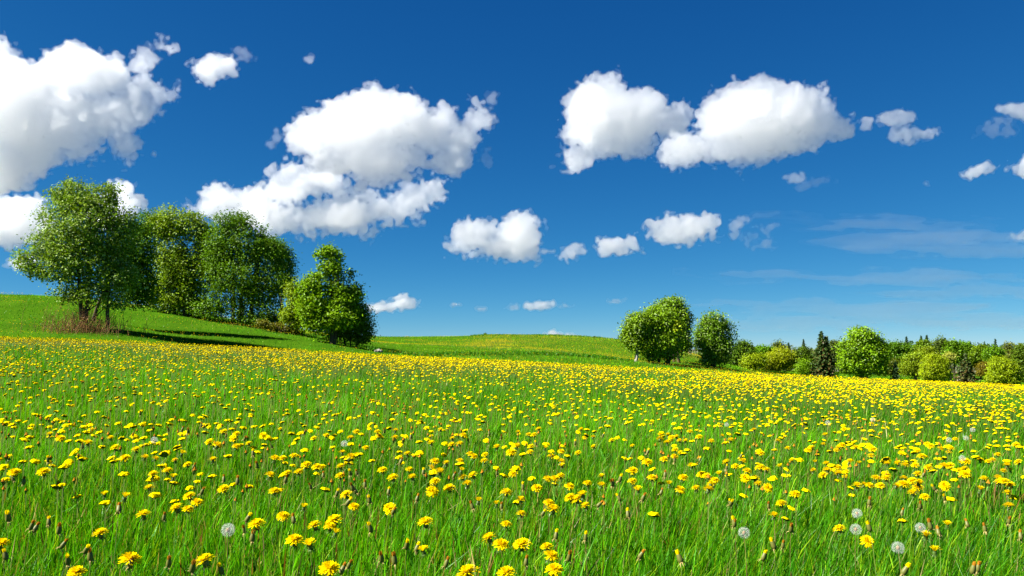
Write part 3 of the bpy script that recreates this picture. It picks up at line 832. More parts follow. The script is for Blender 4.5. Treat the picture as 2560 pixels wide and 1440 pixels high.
def conifer(kind, label, Y, base, top_py, half_w, tint, seed, base_py=None, dens=1.0, skirt=0.06, spray=0.30, cat="tree", group="conifers of the far wood", leaders=((0, 1.0),), brown=0.0, ragged=0.15):
    r = np.random.default_rng(seed)
    s = Y / F_PX
    bx = at(base, 900, Y)[0]
    bz = g1(bx, Y); b = np.array([bx, Y, bz])
    H = at(base, top_py, Y)[2] - bz
    Wd = half_w * s
    root = bpy.data.objects.new(kind, None); COL.objects.link(root); root.location = b
    P, T, NN, Cc = [], [], [], []
    g = Geo()
    for lx, lh in leaders:
        h = H * lh; ox = lx * s
        tube(g, [(ox * min(1, q * 3) if lx else 0, 0, h * q - .1 * (q == 0)) for q in np.linspace(0, 1, 6)], np.linspace(H * .018, .01, 6), 6)
        nw = int(max(12, H * 5.0))
        for i in range(nw):
            q = skirt + (1 - skirt) * (i + r.random()) / nw
            z0 = h * q
            bl = Wd * (1 - q) ** 0.92 * r.uniform(1 - ragged, 1 + ragged) * (1 if lx == 0 else .7) + .03
            nb = max(5, int(8 * dens))
            for k in range(nb):
                az = k * 6.283 / nb + r.random() * 1.2
                o_ = np.array([math.cos(az), math.sin(az), 0])
                blk = bl * r.uniform(.75, 1.1)
                m = max(2, int(blk / (spray * .38)))
                for j in range(m):
                    t = (j + r.random()) / m
                    p = np.array([ox * (1 if q > .3 else q * 3), 0, z0 + r.normal(0, .1)]) + o_ * blk * t + np.array([0, 0, -blk * .28 * t + blk * .14 * t * t]) + r.normal(0, .05, 3)
                    for _ in range(3):
                        P.append(p + r.normal(0, spray * .16, 3)); T.append(o_ * .8 + r.normal(0, .35, 3) + np.array([0, 0, -.25])); NN.append(np.array([0, 0, 1]) + r.normal(0, .45, 3) + o_ * .3)
                        c = np.array(tint) * np.array([1.3, 1.3, 0.8]) * r.uniform(.65, 1.25)
                        if r.random() < brown * (1 - q) * 1.6: c = np.array([.12, .075, .02]) * r.uniform(.7, 1.3)
                        Cc.append(c)
    P = np.array(P); T = unit(np.array(T)); NN = unit(np.array(NN))
    B = unit(np.cross(NN, T)); Lg = (spray * r.uniform(.7, 1.3, len(P)))[:, None]; Wg = Lg * .34
    V = np.stack([P - T * Lg * .3, P + B * Wg, P + T * Lg * .7, P - B * Wg], 1).reshape(-1, 3)
    q = np.arange(len(P))[:, None] * 4 + np.arange(4)[None]
    me = mesh_np("crown", V, q, NEEDLE, np.repeat(np.array(Cc), 4, 0))
    link("crown", me, root)
    link("trunk", g.mesh("trunk", BARK, True), root)
    tag_tree(root, label, cat, group)
    return root

G1, G2, G3 = (0.055, 0.135, 0.012), (0.085, 0.20, 0.010), (0.035, 0.10, 0.010)
LG = "trees on the left mound"
broadleaf("broadleaf_tree", "tallest windblown tree with pale ruffled leaves, standing on the left mound amid dry brush", 44.5, 207,
    [(215, 560, 105, 85), (190, 500, 60, 48), (150, 490, 38, 30), (255, 500, 48, 42), (195, 462, 50, 20), (275, 475, 24, 24), (130, 620, 65, 60), (75, 650, 40, 34), (50, 630, 16, 22), (210, 650, 110, 65),
     (290, 600, 60, 70), (320, 560, 36, 40), (300, 690, 62, 52), (150, 690, 60, 30), (240, 725, 76, 40), (180, 735, 50, 30), (285, 755, 40, 26), (95, 680, 45, 22), (110, 545, 24, 22)],
    (0.062, 0.145, 0.018), leaf=0.15, n=21000, clump=0.26, per=15, stems=((0, 0), (4, .1), (62, .2)), trunk_r=0.10, limbs=42, pale=0.24, seed=101, group=LG, inner=0.25, bare=30)
broadleaf("broadleaf_tree", "dark shaded tree tucked behind the right side of the tallest windblown tree", 50, 300,
    [(345, 620, 50, 75), (340, 700, 55, 50), (360, 560, 26, 40), (310, 650, 50, 70), (350, 745, 56, 28)], (0.035, 0.105, 0.012), leaf=0.16, n=9000, clump=0.3, per=18, stems=((-70, .2),), trunk_r=.09, seed=102, group=LG)
broadleaf("broadleaf_tree", "rounded light green tree with pale speckled leaves between the tallest tree and the dark one", 60, 445,
    [(420, 560, 55, 45), (470, 565, 45, 45), (390, 575, 38, 50), (500, 600, 30, 50), (430, 640, 60, 60), (480, 680, 55, 60), (410, 720, 50, 45), (470, 745, 50, 35), (515, 600, 34, 62), (520, 690, 36, 60), (430, 765, 60, 26), (500, 775, 44, 28), (395, 745, 36, 36)],
    (0.085, 0.175, 0.018), leaf=0.19, n=15000, clump=0.34, per=18, stems=((-10, 0), (25, .2)), trunk_r=.13, pale=0.14, seed=103, group=LG)
broadleaf("young_tree", "young mid green tree in front of the rounded light tree", 59.3, 455,
    [(440, 640, 26, 36), (450, 680, 34, 36), (430, 700, 30, 40), (468, 720, 30, 36), (440, 750, 36, 26)], (0.056, 0.126, 0.013), leaf=0.18, n=4200, clump=0.28, per=16, trunk_r=.06, seed=104, group=LG)
broadleaf("broadleaf_tree", "big dark green multi stemmed tree with a domed crown, middle of the mound group", 59, 605,
    [(545, 640, 40, 60), (570, 560, 45, 36), (600, 555, 36, 30), (560, 610, 50, 60), (620, 610, 60, 60), (660, 640, 52, 55), (690, 700, 38, 60), (600, 690, 80, 60), (550, 700, 40, 70), (650, 740, 60, 40), (580, 770, 60, 30), (600, 798, 90, 20), (690, 785, 52, 42), (520, 765, 50, 40), (650, 800, 60, 30)],
    (0.042, 0.118, 0.012), leaf=0.17, n=21000, clump=0.36, per=20, stems=((-8, 0), (4, .1), (-25, -.3), (22, .5), (12, .2)), trunk_r=.11, limbs=26, seed=105, group=LG)
broadleaf("broadleaf_tree", "feathery tree rising behind the right shoulder of the big dark tree", 63, 705,
    [(685, 625, 34, 32), (705, 650, 32, 40), (715, 700, 24, 50), (670, 610, 24, 22), (725, 660, 14, 22)], (0.05, 0.14, 0.018), leaf=0.16, n=6000, clump=0.36, per=14, trunk_r=.09, seed=106, group=LG, upright=.2)
broadleaf("shrub", "small yellowish green shrub filling the gap before the spired maple", 57, 735,
    [(735, 730, 22, 36), (745, 770, 28, 34), (725, 790, 26, 26), (750, 810, 24, 18)], (0.085, 0.17, 0.015), leaf=0.16, n=3800, clump=0.28, per=16, trunk_r=.05, seed=107, cat="shrub", group=LG)
broadleaf("maple_tree", "light green maple with a knobbly spire, standing last at the foot of the mound", 54, 828,
    [(822, 632, 30, 22), (800, 640, 14, 14), (845, 645, 16, 16), (828, 670, 32, 28), (858, 660, 10, 14), (835, 700, 28, 22), (790, 705, 36, 28), (770, 720, 28, 26), (830, 740, 60, 36), (785, 760, 44, 36), (874, 690, 16, 22), (885, 715, 20, 26), (895, 735, 14, 18),
     (870, 740, 32, 30), (846, 790, 64, 40), (806, 812, 50, 28), (778, 780, 34, 36)], (0.068, 0.168, 0.010), leaf=0.21, n=10500, clump=0.27, per=13, stems=((0, 0), (6, .2)), trunk_r=.12, limbs=26, seed=108, group=LG, inner=.3, gaps=.2,
     dark_tint=((884, 708, 30), (0.035, 0.10, 0.016)))
broadleaf("lilac_bush", "dark fine leaved bush leaning out right of the spired maple's trunk", 55, 880,
    [(885, 775, 40, 40), (905, 805, 34, 36), (865, 810, 56, 34), (900, 840, 34, 24), (850, 838, 52, 20), (918, 828, 18, 18), (870, 755, 30, 30)], (0.042, 0.104, 0.014), leaf=0.15, n=7000, clump=0.3, per=16, stems=((-15, 0), (8, .3), (-4, .1)), trunk_r=.04, limbs=20, seed=109, cat="bush", group=LG, inner=.3)
broadleaf("brushwood", "dull olive leafy undergrowth at the foot of the mound trees, left of the maple", 57, 715,
    [(690, 818, 26, 10), (715, 824, 24, 10), (745, 832, 22, 9), (660, 808, 18, 9)], (0.062, 0.085, 0.02), leaf=0.15, n=1500, clump=0.2, per=12, trunk_r=.02, limbs=4, seed=110, cat="undergrowth", group=LG, bare=14)

RG = "trees of the right hand clump"
broadleaf("slender_tree", "slender tree with one pale trunk, left end of the right hand clump", 79, 1589,
    [(1590, 815, 32, 36), (1575, 840, 28, 34), (1605, 800, 26, 24), (1598, 860, 32, 22), (1560, 830, 12, 14)], (0.075, 0.17, 0.016), leaf=0.22, n=5200, clump=0.36, per=14, bark=BARK_PALE, trunk_r=.16, pale=.08, seed=201, group=RG, inner=.3)
broadleaf("willow_tree", "bushy many stemmed tree at the front of the right hand clump", 80, 1640,
    [(1640, 800, 42, 34), (1670, 815, 36, 46), (1620, 820, 32, 40), (1650, 850, 56, 36), (1685, 850, 30, 34), (1640, 884, 48, 20), (1670, 890, 34, 14)], (0.075, 0.175, 0.012), leaf=0.24, n=10500, clump=0.42, per=18, stems=((-18, -.4), (-8, 0), (6, .2), (20, .6), (28, .8)), trunk_r=.12, limbs=20, pale=.08, seed=202, group=RG,
    dark_tint=((1690, 818, 17), (0.16, 0.26, 0.012)))
broadleaf("willow_tree", "tallest rounded tree at the back of the right hand clump", 85, 1680,
    [(1685, 770, 30, 32), (1660, 780, 34, 32), (1700, 795, 30, 42), (1640, 790, 26, 26), (1700, 840, 30, 44), (1712, 868, 20, 22), (1670, 760, 18, 14)], (0.058, 0.145, 0.014), leaf=0.24, n=10500, clump=0.42, per=18, stems=((5, 0), (15, .2)), trunk_r=.14, pale=.14, seed=203, group=RG)
broadleaf("broadleaf_tree", "egg shaped tree standing apart on the bank, right end of the clump", 82, 1785,
    [(1785, 810, 36, 34), (1770, 840, 36, 40), (1805, 840, 32, 42), (1790, 870, 46, 32), (1755, 860, 20, 30), (1778, 898, 36, 17), (1800, 895, 28, 18)], (0.052, 0.135, 0.016), leaf=0.23, n=10500, clump=0.42, per=17, stems=((0, 0), (-6, .1)), trunk_r=.13, pale=.10, seed=204, group=RG, bare=8)

FG = "trees of the far wood"
BG = "bushes along the far field edge"
far = [  # kind, label, Y, base px, lobes, tint, leaf, n, extra
    ("broadleaf_tree", "round dull green tree just right of the egg shaped tree", 112, 1858, [(1858, 880, 28, 30), (1848, 900, 24, 26), (1872, 895, 20, 28), (1860, 915, 28, 16)], (0.045, 0.115, 0.016), .3, 5000, {}),
    ("bush", "olive green rounded bush at the far field edge, next to the golden willow", 106, 1885, [(1885, 905, 26, 22), (1870, 915, 18, 16), (1900, 900, 18, 18)], (0.10, 0.185, 0.010), .2, 4800, {}),
    ("willow_bush", "golden olive willow bush, brightest of the far field edge", 108, 1948, [(1955, 893, 30, 26), (1930, 900, 24, 22), (1975, 905, 18, 22), (1915, 915, 16, 14), (1950, 915, 40, 16)], (0.118, 0.190, 0.010), .2, 8000, {}),
    ("broadleaf_tree", "bright green low crowned tree showing behind the olive bush", 135, 1905, [(1905, 880, 28, 18), (1885, 885, 16, 14), (1925, 880, 16, 16)], (0.06, 0.185, 0.014), .32, 2600, {}),
    ("pine_tree", "pale grey green airy tree rising behind the golden willow", 150, 1945, [(1948, 866, 10, 18), (1940, 878, 16, 16), (1955, 880, 14, 16), (1935, 860, 5, 10)], (0.055, 0.105, 0.045), .3, 1700, {}),
    ("broadleaf_tree", "dusky tree behind and right of the golden willow", 125, 2008, [(2005, 885, 22, 20), (2015, 900, 22, 26), (1990, 895, 14, 20)], (0.042, 0.10, 0.016), .3, 3200, {}),
    ("bush", "bright green small bush between golden willow and big spruce", 104, 2012, [(2010, 915, 14, 18), (2020, 925, 14, 12), (2000, 925, 10, 12)], (0.075, 0.185, 0.012), .18, 2200, {}),
    ("poplar_tree", "thin grey green tree right behind the big spruce", 140, 2083, [(2080, 866, 10, 20), (2092, 870, 12, 22), (2078, 890, 14, 26), (2095, 895, 14, 26)], (0.06, 0.115, 0.045), .3, 2400, {}),
    ("maple_tree", "large domed maple right of the big spruce, tallest of the far wood", 102, 2155, [(2150, 838, 30, 24), (2170, 845, 32, 24), (2125, 870, 32, 26), (2165, 880, 50, 34), (2200, 885, 24, 36), (2115, 905, 22, 36), (2150, 915, 50, 28), (2195, 915, 26, 24), (2205, 858, 14, 12)], (0.075, 0.185, 0.010), .27, 12500, dict(stems=((-5, -.5), (3, .2), (9, .8)), bark=BARK_PALE, trunk_r=.16, limbs=26, per=15, inner=.3, pale=.05)),
    ("broadleaf_tree", "deep green wide tree behind the right flank of the domed maple", 122, 2245, [(2235, 875, 26, 24), (2260, 880, 24, 26), (2245, 900, 36, 26), (2222, 895, 18, 26)], (0.045, 0.135, 0.012), .3, 5200, {}),
    ("willow_bush", "loose pale green willow at the field edge, left of the first round shrub", 107, 2278, [(2280, 905, 24, 22), (2265, 915, 18, 22), (2295, 895, 16, 20), (2280, 930, 28, 14)], (0.085, 0.165, 0.016), .22, 5200, dict(stems=((5, 0), (9, .3)), bark=BARK_GREY)),
    ("broadleaf_tree", "mid green tree crown behind the loose willow", 130, 2310, [(2310, 868, 22, 20), (2295, 880, 20, 18), (2325, 880, 20, 20)], (0.062, 0.145, 0.016), .3, 3600, {}),
    ("broadleaf_tree", "olive topped flat crowned tree just above the first round shrub", 118, 2318, [(2318, 880, 22, 12), (2305, 888, 16, 10), (2330, 890, 16, 12)], (0.095, 0.175, 0.014), .26, 2600, {}),
    ("birch_tree", "bare limbed birch with white forked trunk rising above the wood", 126, 2356, [(2355, 850, 14, 12), (2345, 862, 12, 14), (2367, 862, 10, 16), (2355, 880, 16, 14)], (0.05, 0.105, 0.035), .27, 1900, dict(bark=BARK_PALE, stems=((0, 0), (4, .4)), trunk_r=.2, inner=.2)),
    ("broadleaf_tree", "fresh green tree right of the white trunked birch", 124, 2385, [(2382, 870, 20, 20), (2395, 880, 18, 20), (2380, 890, 24, 20)], (0.06, 0.165, 0.012), .3, 3600, {}),
    ("broadleaf_tree", "pale leaved silvery tree between the first round shrub and the dark spruce", 114, 2375, [(2373, 892, 10, 9), (2366, 898, 8, 8)], (0.16, 0.235, 0.10), .24, 1100, {}),
    ("broadleaf_tree", "wide green tree standing over the dark spruce", 128, 2415, [(2410, 872, 22, 20), (2425, 880, 22, 18), (2400, 885, 18, 20), (2420, 900, 26, 22)], (0.05, 0.15, 0.012), .3, 4200, {}),
    ("broadleaf_tree", "green gold tree between the two round shrubs, behind", 126, 2450, [(2450, 878, 20, 18), (2462, 885, 18, 18), (2440, 890, 16, 20), (2455, 905, 24, 18)], (0.07, 0.16, 0.012), .3, 4200, {}),
    ("broadleaf_tree", "bright leafy tree peering over the second round shrub's left side", 120, 2485, [(2485, 880, 18, 18), (2475, 892, 16, 18), (2492, 895, 16, 16)], (0.06, 0.17, 0.012), .3, 3200, {}),
    ("hedge_bush", "rusty brown leafed bush between the dark spruce and second round shrub", 110, 2465, [(2463, 918, 16, 16), (2470, 930, 18, 12), (2455, 930, 12, 12)], (0.070, 0.078, 0.014), .2, 2200, {}),
    ("birch_tree", "pale conical birch above the second round shrub", 130, 2522, [(2522, 862, 6, 12), (2520, 876, 12, 14), (2525, 892, 18, 16), (2510, 900, 16, 14)], (0.075, 0.12, 0.045), .28, 2600, {}),
    ("broadleaf_tree", "dull green tree cut by the right edge behind the second round shrub", 118, 2556, [(2556, 880, 20, 22), (2548, 900, 18, 26), (2575, 890, 24, 30), (2560, 925, 26, 24)], (0.05, 0.115, 0.020), .3, 4600, {}),
    ("bush", "brown green scrub in the dark gap left of the loose willow", 112, 2232, [(2232, 912, 16, 16), (2220, 925, 16, 14)], (0.055, 0.10, 0.018), .22, 2000, {}),
    ("round_shrub", "first round yellow-green shrub standing free in front of the wood", 100, 2338, [(2338, 918, 34, 34), (2330, 908, 26, 24), (2345, 935, 36, 22), (2320, 935, 22, 20)], (0.115, 0.205, 0.010), .17, 9500, dict(per=20, clump=.26, inner=.72)),
    ("round_shrub", "second round yellow-green shrub, nearest the right edge", 94, 2508, [(2508, 928, 36, 36), (2502, 915, 26, 26), (2515, 945, 42, 24), (2482, 948, 20, 20)], (0.11, 0.20, 0.010), .17, 10000, dict(per=20, clump=.26, inner=.72)),
]
for i, (kind, lab, Y, base, lobes, tint, leaf, n, ex) in enumerate(far):
    kw = dict(clump=.4, per=16, trunk_r=.12, limbs=8, seed=300 + i, cat="shrub" if "shrub" in kind else "bush" if "bush" in kind else "tree", group=BG if ("bush" in kind or "shrub" in kind) else FG)
    kw.update(ex)
    if Y > 110: tint = tuple(0.78 * c for c in tint)
    broadleaf(kind, lab, Y, base, lobes, tint, leaf=leaf, n=n, **kw)
CG = "conifers of the far wood"
conifer("spruce_tree", "big dark spruce with a brownish skirt and double top, left of the domed maple", 103, 2055, 829, 38, (0.034, 0.068, 0.014), 401, dens=1.5, brown=.22, leaders=((0, 1.0), (12, .9)), spray=.24)
conifer("spruce_tree", "brown black spruce between the two round shrubs", 104, 2413, 884, 32, (0.032, 0.054, 0.012), 402, dens=1.4, brown=.3, spray=.22)
conifer("young_spruce", "small dark young spruce at the field edge, left of the loose willow", 101, 2238, 905, 17, (0.020, 0.050, 0.016), 403, dens=1.3, spray=.2)
for i, (px, top, hw, Y, lab, t) in enumerate([
    (1972, 859, 12, 158, "small dark pine top over the golden willow's right side", 0), (2010, 852, 9, 168, "pointed spruce top above the dusky tree", 1), 
    (2268, 845, 12, 150, "dark blunt conifer above the deep green wide tree", 0), (2305, 842, 13, 152, "dark pine, left of a tall pair behind the loose willow", 0), (2319, 840, 12, 154, "dark pine, right of a tall pair behind the loose willow", 0),
    (2427, 857, 7, 160, "single small dark conifer top above the wide green tree", 0), (2463, 858, 11, 158, "broad dark conifer top over the green gold tree", 0), (2490, 852, 9, 155, "tallest dark conifer top left of the pale conical birch", 0),
    (2402, 852, 11, 165, "grey green conifer top right of the birch", 1), ]):
    conifer("pine_tree" if "pine" in lab else "spruce_tree", lab, Y, px, top - 2, hw * 2.0, ((0.022, 0.055, 0.026), (0.040, 0.075, 0.045))[t], 420 + i, dens=1.0, spray=.2, skirt=.35)

# the dry brush round the foot of the tallest tree
def dry_brush(label, Y, px, half, n, seed):
    r = np.random.default_rng(seed)
    s = Y / F_PX
    c = at(px, 810, Y); root_z = g1(c[0], Y)
    root = bpy.data.objects.new("dry_brush", None); COL.objects.link(root); root.location = (c[0], Y, root_z)
    g = Geo(); P = []
    for i in range(n):
        a = r.normal(0, half * s * .45); b_ = r.normal(0, .7)
        z0 = g1(c[0] + a, Y + b_) - root_z - .04
        h = r.uniform(.35, 1.2) * (1.7 if r.random() < .18 else 1)
        l1, l2 = r.normal(0, .22), r.normal(0, .2)
        p = [np.array([a, b_, z0]), np.array([a + l1 * h * .4, b_ + l2 * h * .4, z0 + h * .55]), np.array([a + l1 * h * 1.3, b_ + l2 * h, z0 + h])]
        tube(g, p, [.011, .008, .004], 3)
        for _ in range(2): P.append(p[1] * .5 + p[2] * .5 + r.normal(0, .12, 3))
        for _ in range(2): P.append(np.array([a, b_, z0 + r.uniform(.03, .35)]) + r.normal(0, .12, 3) * np.array([1, 1, .3]))
    link("stalk_thicket", g.mesh("stalk_thicket", BRUSH), root)["kind"] = "stuff"
    P = np.array(P)
    v, q = leaf_quads(P, unit(r.normal(0, 1, P.shape) + np.array([0, 0, .4])), .08, r)
    col = np.array([0.15, 0.085, 0.03]) * (0.6 + 0.8 * r.random((len(P), 1)))
    gr = r.random(len(P)) < .4; col[gr] = np.array([0.09, 0.19, .02]) * (0.7 + .6 * r.random((gr.sum(), 1)))
    link("dead_leaves", mesh_np("dead_leaves", v, q, LEAF, np.repeat(col, 4, 0)), root)
    tag(root, label, "brush")
BRUSH = bark_mat("dry_stalk", (0.13, 0.065, 0.03), (0.28, 0.16, 0.07))
dry_brush("reddish brown dry brush around the foot of the tallest windblown tree", 44.3, 212, 105, 420, 501)

# ------------------------------------------------------------------ small single things of the meadow
def pebble(label, px, py, rad, seed):
    r = np.random.default_rng(seed)
    p = hit_ground(px, py, 20, 120)
    bmv = []
    import bmesh
    bm = bmesh.new(); bmesh.ops.create_icosphere(bm, subdivisions=3, radius=1.0)
    for v in bm.verts:
        q = v.co
        v.co = Vector((q.x * rad * 1.25, q.y * rad * .8, q.z * rad * .62)) * (1 + .22 * math.sin(q.x * 4 + 1) * math.cos(q.y * 5) + .08 * r.normal())
    me = bpy.data.meshes.new("stone"); bm.to_mesh(me); bm.free()
    me.materials.append(bark_mat("stone", (0.12, 0.11, 0.09), (0.30, 0.28, 0.24), 5.0))
    o = link("stone", me, loc=(p[0], p[1], p[2] + rad * .42))
    tag(o, label, "stone")
pebble("pale stone lying in the grass where the mound runs out", 946, 881, 0.20, 601)
broadleaf("bush", "tiny bush standing on the skyline of the far meadow", 117, 1213, [(1213, 836, 5, 4), (1217, 839, 5, 3)], (0.04, 0.10, 0.015), leaf=.14, n=260, clump=.12, per=10, limbs=4, trunk_r=.03, seed=602, cat="bush", group="", gaps=0)
tp = hit_ground(2450, 1042, 5, 80)
broadleaf("thistle", "dark green tall weed standing out of the flowers, right side", float(tp[1]), 2450, [(2447, 1022, 9, 13), (2456, 1026, 9, 11), (2440, 1032, 8, 8), (2452, 1036, 12, 7)], (0.035, 0.085, 0.02), leaf=.07, n=320, clump=.035, per=8, limbs=8, trunk_r=.008, seed=603, cat="weed", group="", gaps=0)

# the wood behind reads as one mass of green
rw_ = np.random.default_rng(700)
nW = 42000
wpx = rw_.uniform(1690, 2680, nW); wY = 138 + 26 * rw_.random(nW)
blk = np.floor(wpx / 21 + np.floor(wY / 9) * .5).astype(int)
topn = 867 + 20 * (LAT[blk % 256, 7] - .5) + 8 * ((wpx / 21) % 1 - .5) ** 2 * 4
topn += np.interp(wpx, [1690, 1835, 1900, 2040, 2200, 2300, 2450, 2680], [14, 8, 2, 2, -4, -8, -2, 0])
wp = np.array([at(a, 900, b) for a, b in zip(wpx, wY)])
wzt = np.array([at(a, b, c)[2] for a, b, c in zip(wpx, topn, wY)]); wzb = ground(wp[:, 0], wY)
wp[:, 2] = wzb + (wzt - wzb) * rw_.random(nW) ** .7
wn = unit(rw_.normal(0, .7, (nW, 3)) + np.array([0, -.3, .8]))
wv, wq = leaf_quads(wp, wn, .36, rw_)
wc = np.array([0.060, 0.115, 0.011]) * (0.55 + 0.8 * LAT[blk % 256, 19])[:, None] * np.stack([0.8 + .7 * LAT[blk % 256, 33], np.ones(nW), 0.8 + LAT[blk % 256, 41]], 1) * (0.75 + .5 * rw_.random((nW, 1)))
tag(link("far_wood", mesh_np("far_wood", wv, wq, LEAF, np.repeat(wc, 4, 0))), "continuous green wood behind the single trees of the right edge", "woodland", kind="stuff")
# ------------------------------------------------------------------ clouds
def spline_matrix(n, cell, r):
    """rows: n samples 1 apart; columns: random lattice values cell apart (cubic B-spline)"""
    m = int(n / cell) + 5
    t = np.arange(n) / cell + r.random()
    i = t.astype(int); f = t - i
    M = np.zeros((n, m + 1), np.float32)
    ws = ((1 - f) ** 3 / 6, (3 * f ** 3 - 6 * f ** 2 + 4) / 6, (-3 * f ** 3 + 3 * f ** 2 + 3 * f + 1) / 6, f ** 3 / 6)
    for k, wk in enumerate(ws):
        M[np.arange(n), i + k] += wk
    return M

def noise_grid(shape, cell, r):
    """about -1..1"""
    Ms = [spline_matrix(n, cell, r) for n in shape]
    L = r.random([M.shape[1] for M in Ms], dtype=np.float32) * 2 - 1
    L = np.tensordot(Ms[0], L, (1, 0))
    L = np.tensordot(L, Ms[1], (1, 1)).transpose(0, 2, 1)
    L = np.tensordot(L, Ms[2], (2, 1))
    return L * 2.2

def surface_nets(Fg, level):
    S = Fg > level
    nx, ny, nz = Fg.shape
    cnt = np.zeros((nx - 1, ny - 1, nz - 1), np.int8)
    corners = [(a, b, c) for a in (0, 1) for b in (0, 1) for c in (0, 1)]
    for a, b, c in corners:
        cnt += S[a:nx - 1 + a, b:ny - 1 + b, c:nz - 1 + c]
    act = (cnt > 0) & (cnt < 8)
    idx = np.argwhere(act)
    if not len(idx):
        return None, None
    ids = np.full(act.shape, -1, np.int32)
    ids[act] = np.arange(len(idx))
    acc = np.zeros((len(idx), 3), np.float32); n = np.zeros(len(idx), np.float32)
    for a0 in corners:
        for ax in range(3):
            if a0[ax]: continue
            b0 = list(a0); b0[ax] = 1
            va = Fg[idx[:, 0] + a0[0], idx[:, 1] + a0[1], idx[:, 2] + a0[2]] - level
            vb = Fg[idx[:, 0] + b0[0], idx[:, 1] + b0[1], idx[:, 2] + b0[2]] - level
            hit = (va > 0) != (vb > 0)
            t = np.where(hit, va / np.where(hit, va - vb, 1), 0)
            p = np.tile(np.array(a0, np.float32), (len(idx), 1)); p[:, ax] += t
            acc += p * hit[:, None]; n += hit
    V = idx + acc / np.maximum(n, 1)[:, None]
    quads = []
    for ax in range(3):
        sl = [slice(1, -1)] * 3; sl[ax] = slice(0, -1)
        s0 = S[tuple(sl)]
        sl2 = list(sl); sl2[ax] = slice(1, None)
        s1 = S[tuple(sl2)]
        e = np.argwhere(s0 != s1)
        if not len(e): continue
        flip = s1[e[:, 0], e[:, 1], e[:, 2]]
        e = e + np.array([0 if k == ax else 1 for k in range(3)])
        b, c = (ax + 1) % 3, (ax + 2) % 3
        def cid(db, dc):
            q = e.copy(); q[:, b] -= db; q[:, c] -= dc
            return ids[q[:, 0], q[:, 1], q[:, 2]]
        q = np.stack([cid(0, 0), cid(1, 0), cid(1, 1), cid(0, 1)], 1)
        q[flip] = q[flip][:, ::-1]
        quads.append(q)
    return V, np.concatenate(quads)

def cloud_mat(density, g, skin=0.03):
    """even vapour inside the mesh; a trace of surface so that the cloud has an outside"""
    m, n, o = new_mat("cloud_vapour")
    vs = node(n, "ShaderNodeVolumeScatter", Color=(1, 1, 1, 1), Density=density, Anisotropy=g)
    n.links.new(vs.outputs[0], o.inputs["Volume"])
    tr = node(n, "ShaderNodeBsdfTransparent")
    dif = node(n, "ShaderNodeBsdfDiffuse", Color=(0.95, 0.95, 0.95, 1))
    mx = node(n, "ShaderNodeMixShader", Fac=skin)
    n.links.new(tr.outputs[0], mx.inputs[1]); n.links.new(dif.outputs[0], mx.inputs[2])
    n.links.new(mx.outputs[0], o.inputs["Surface"])
    return m

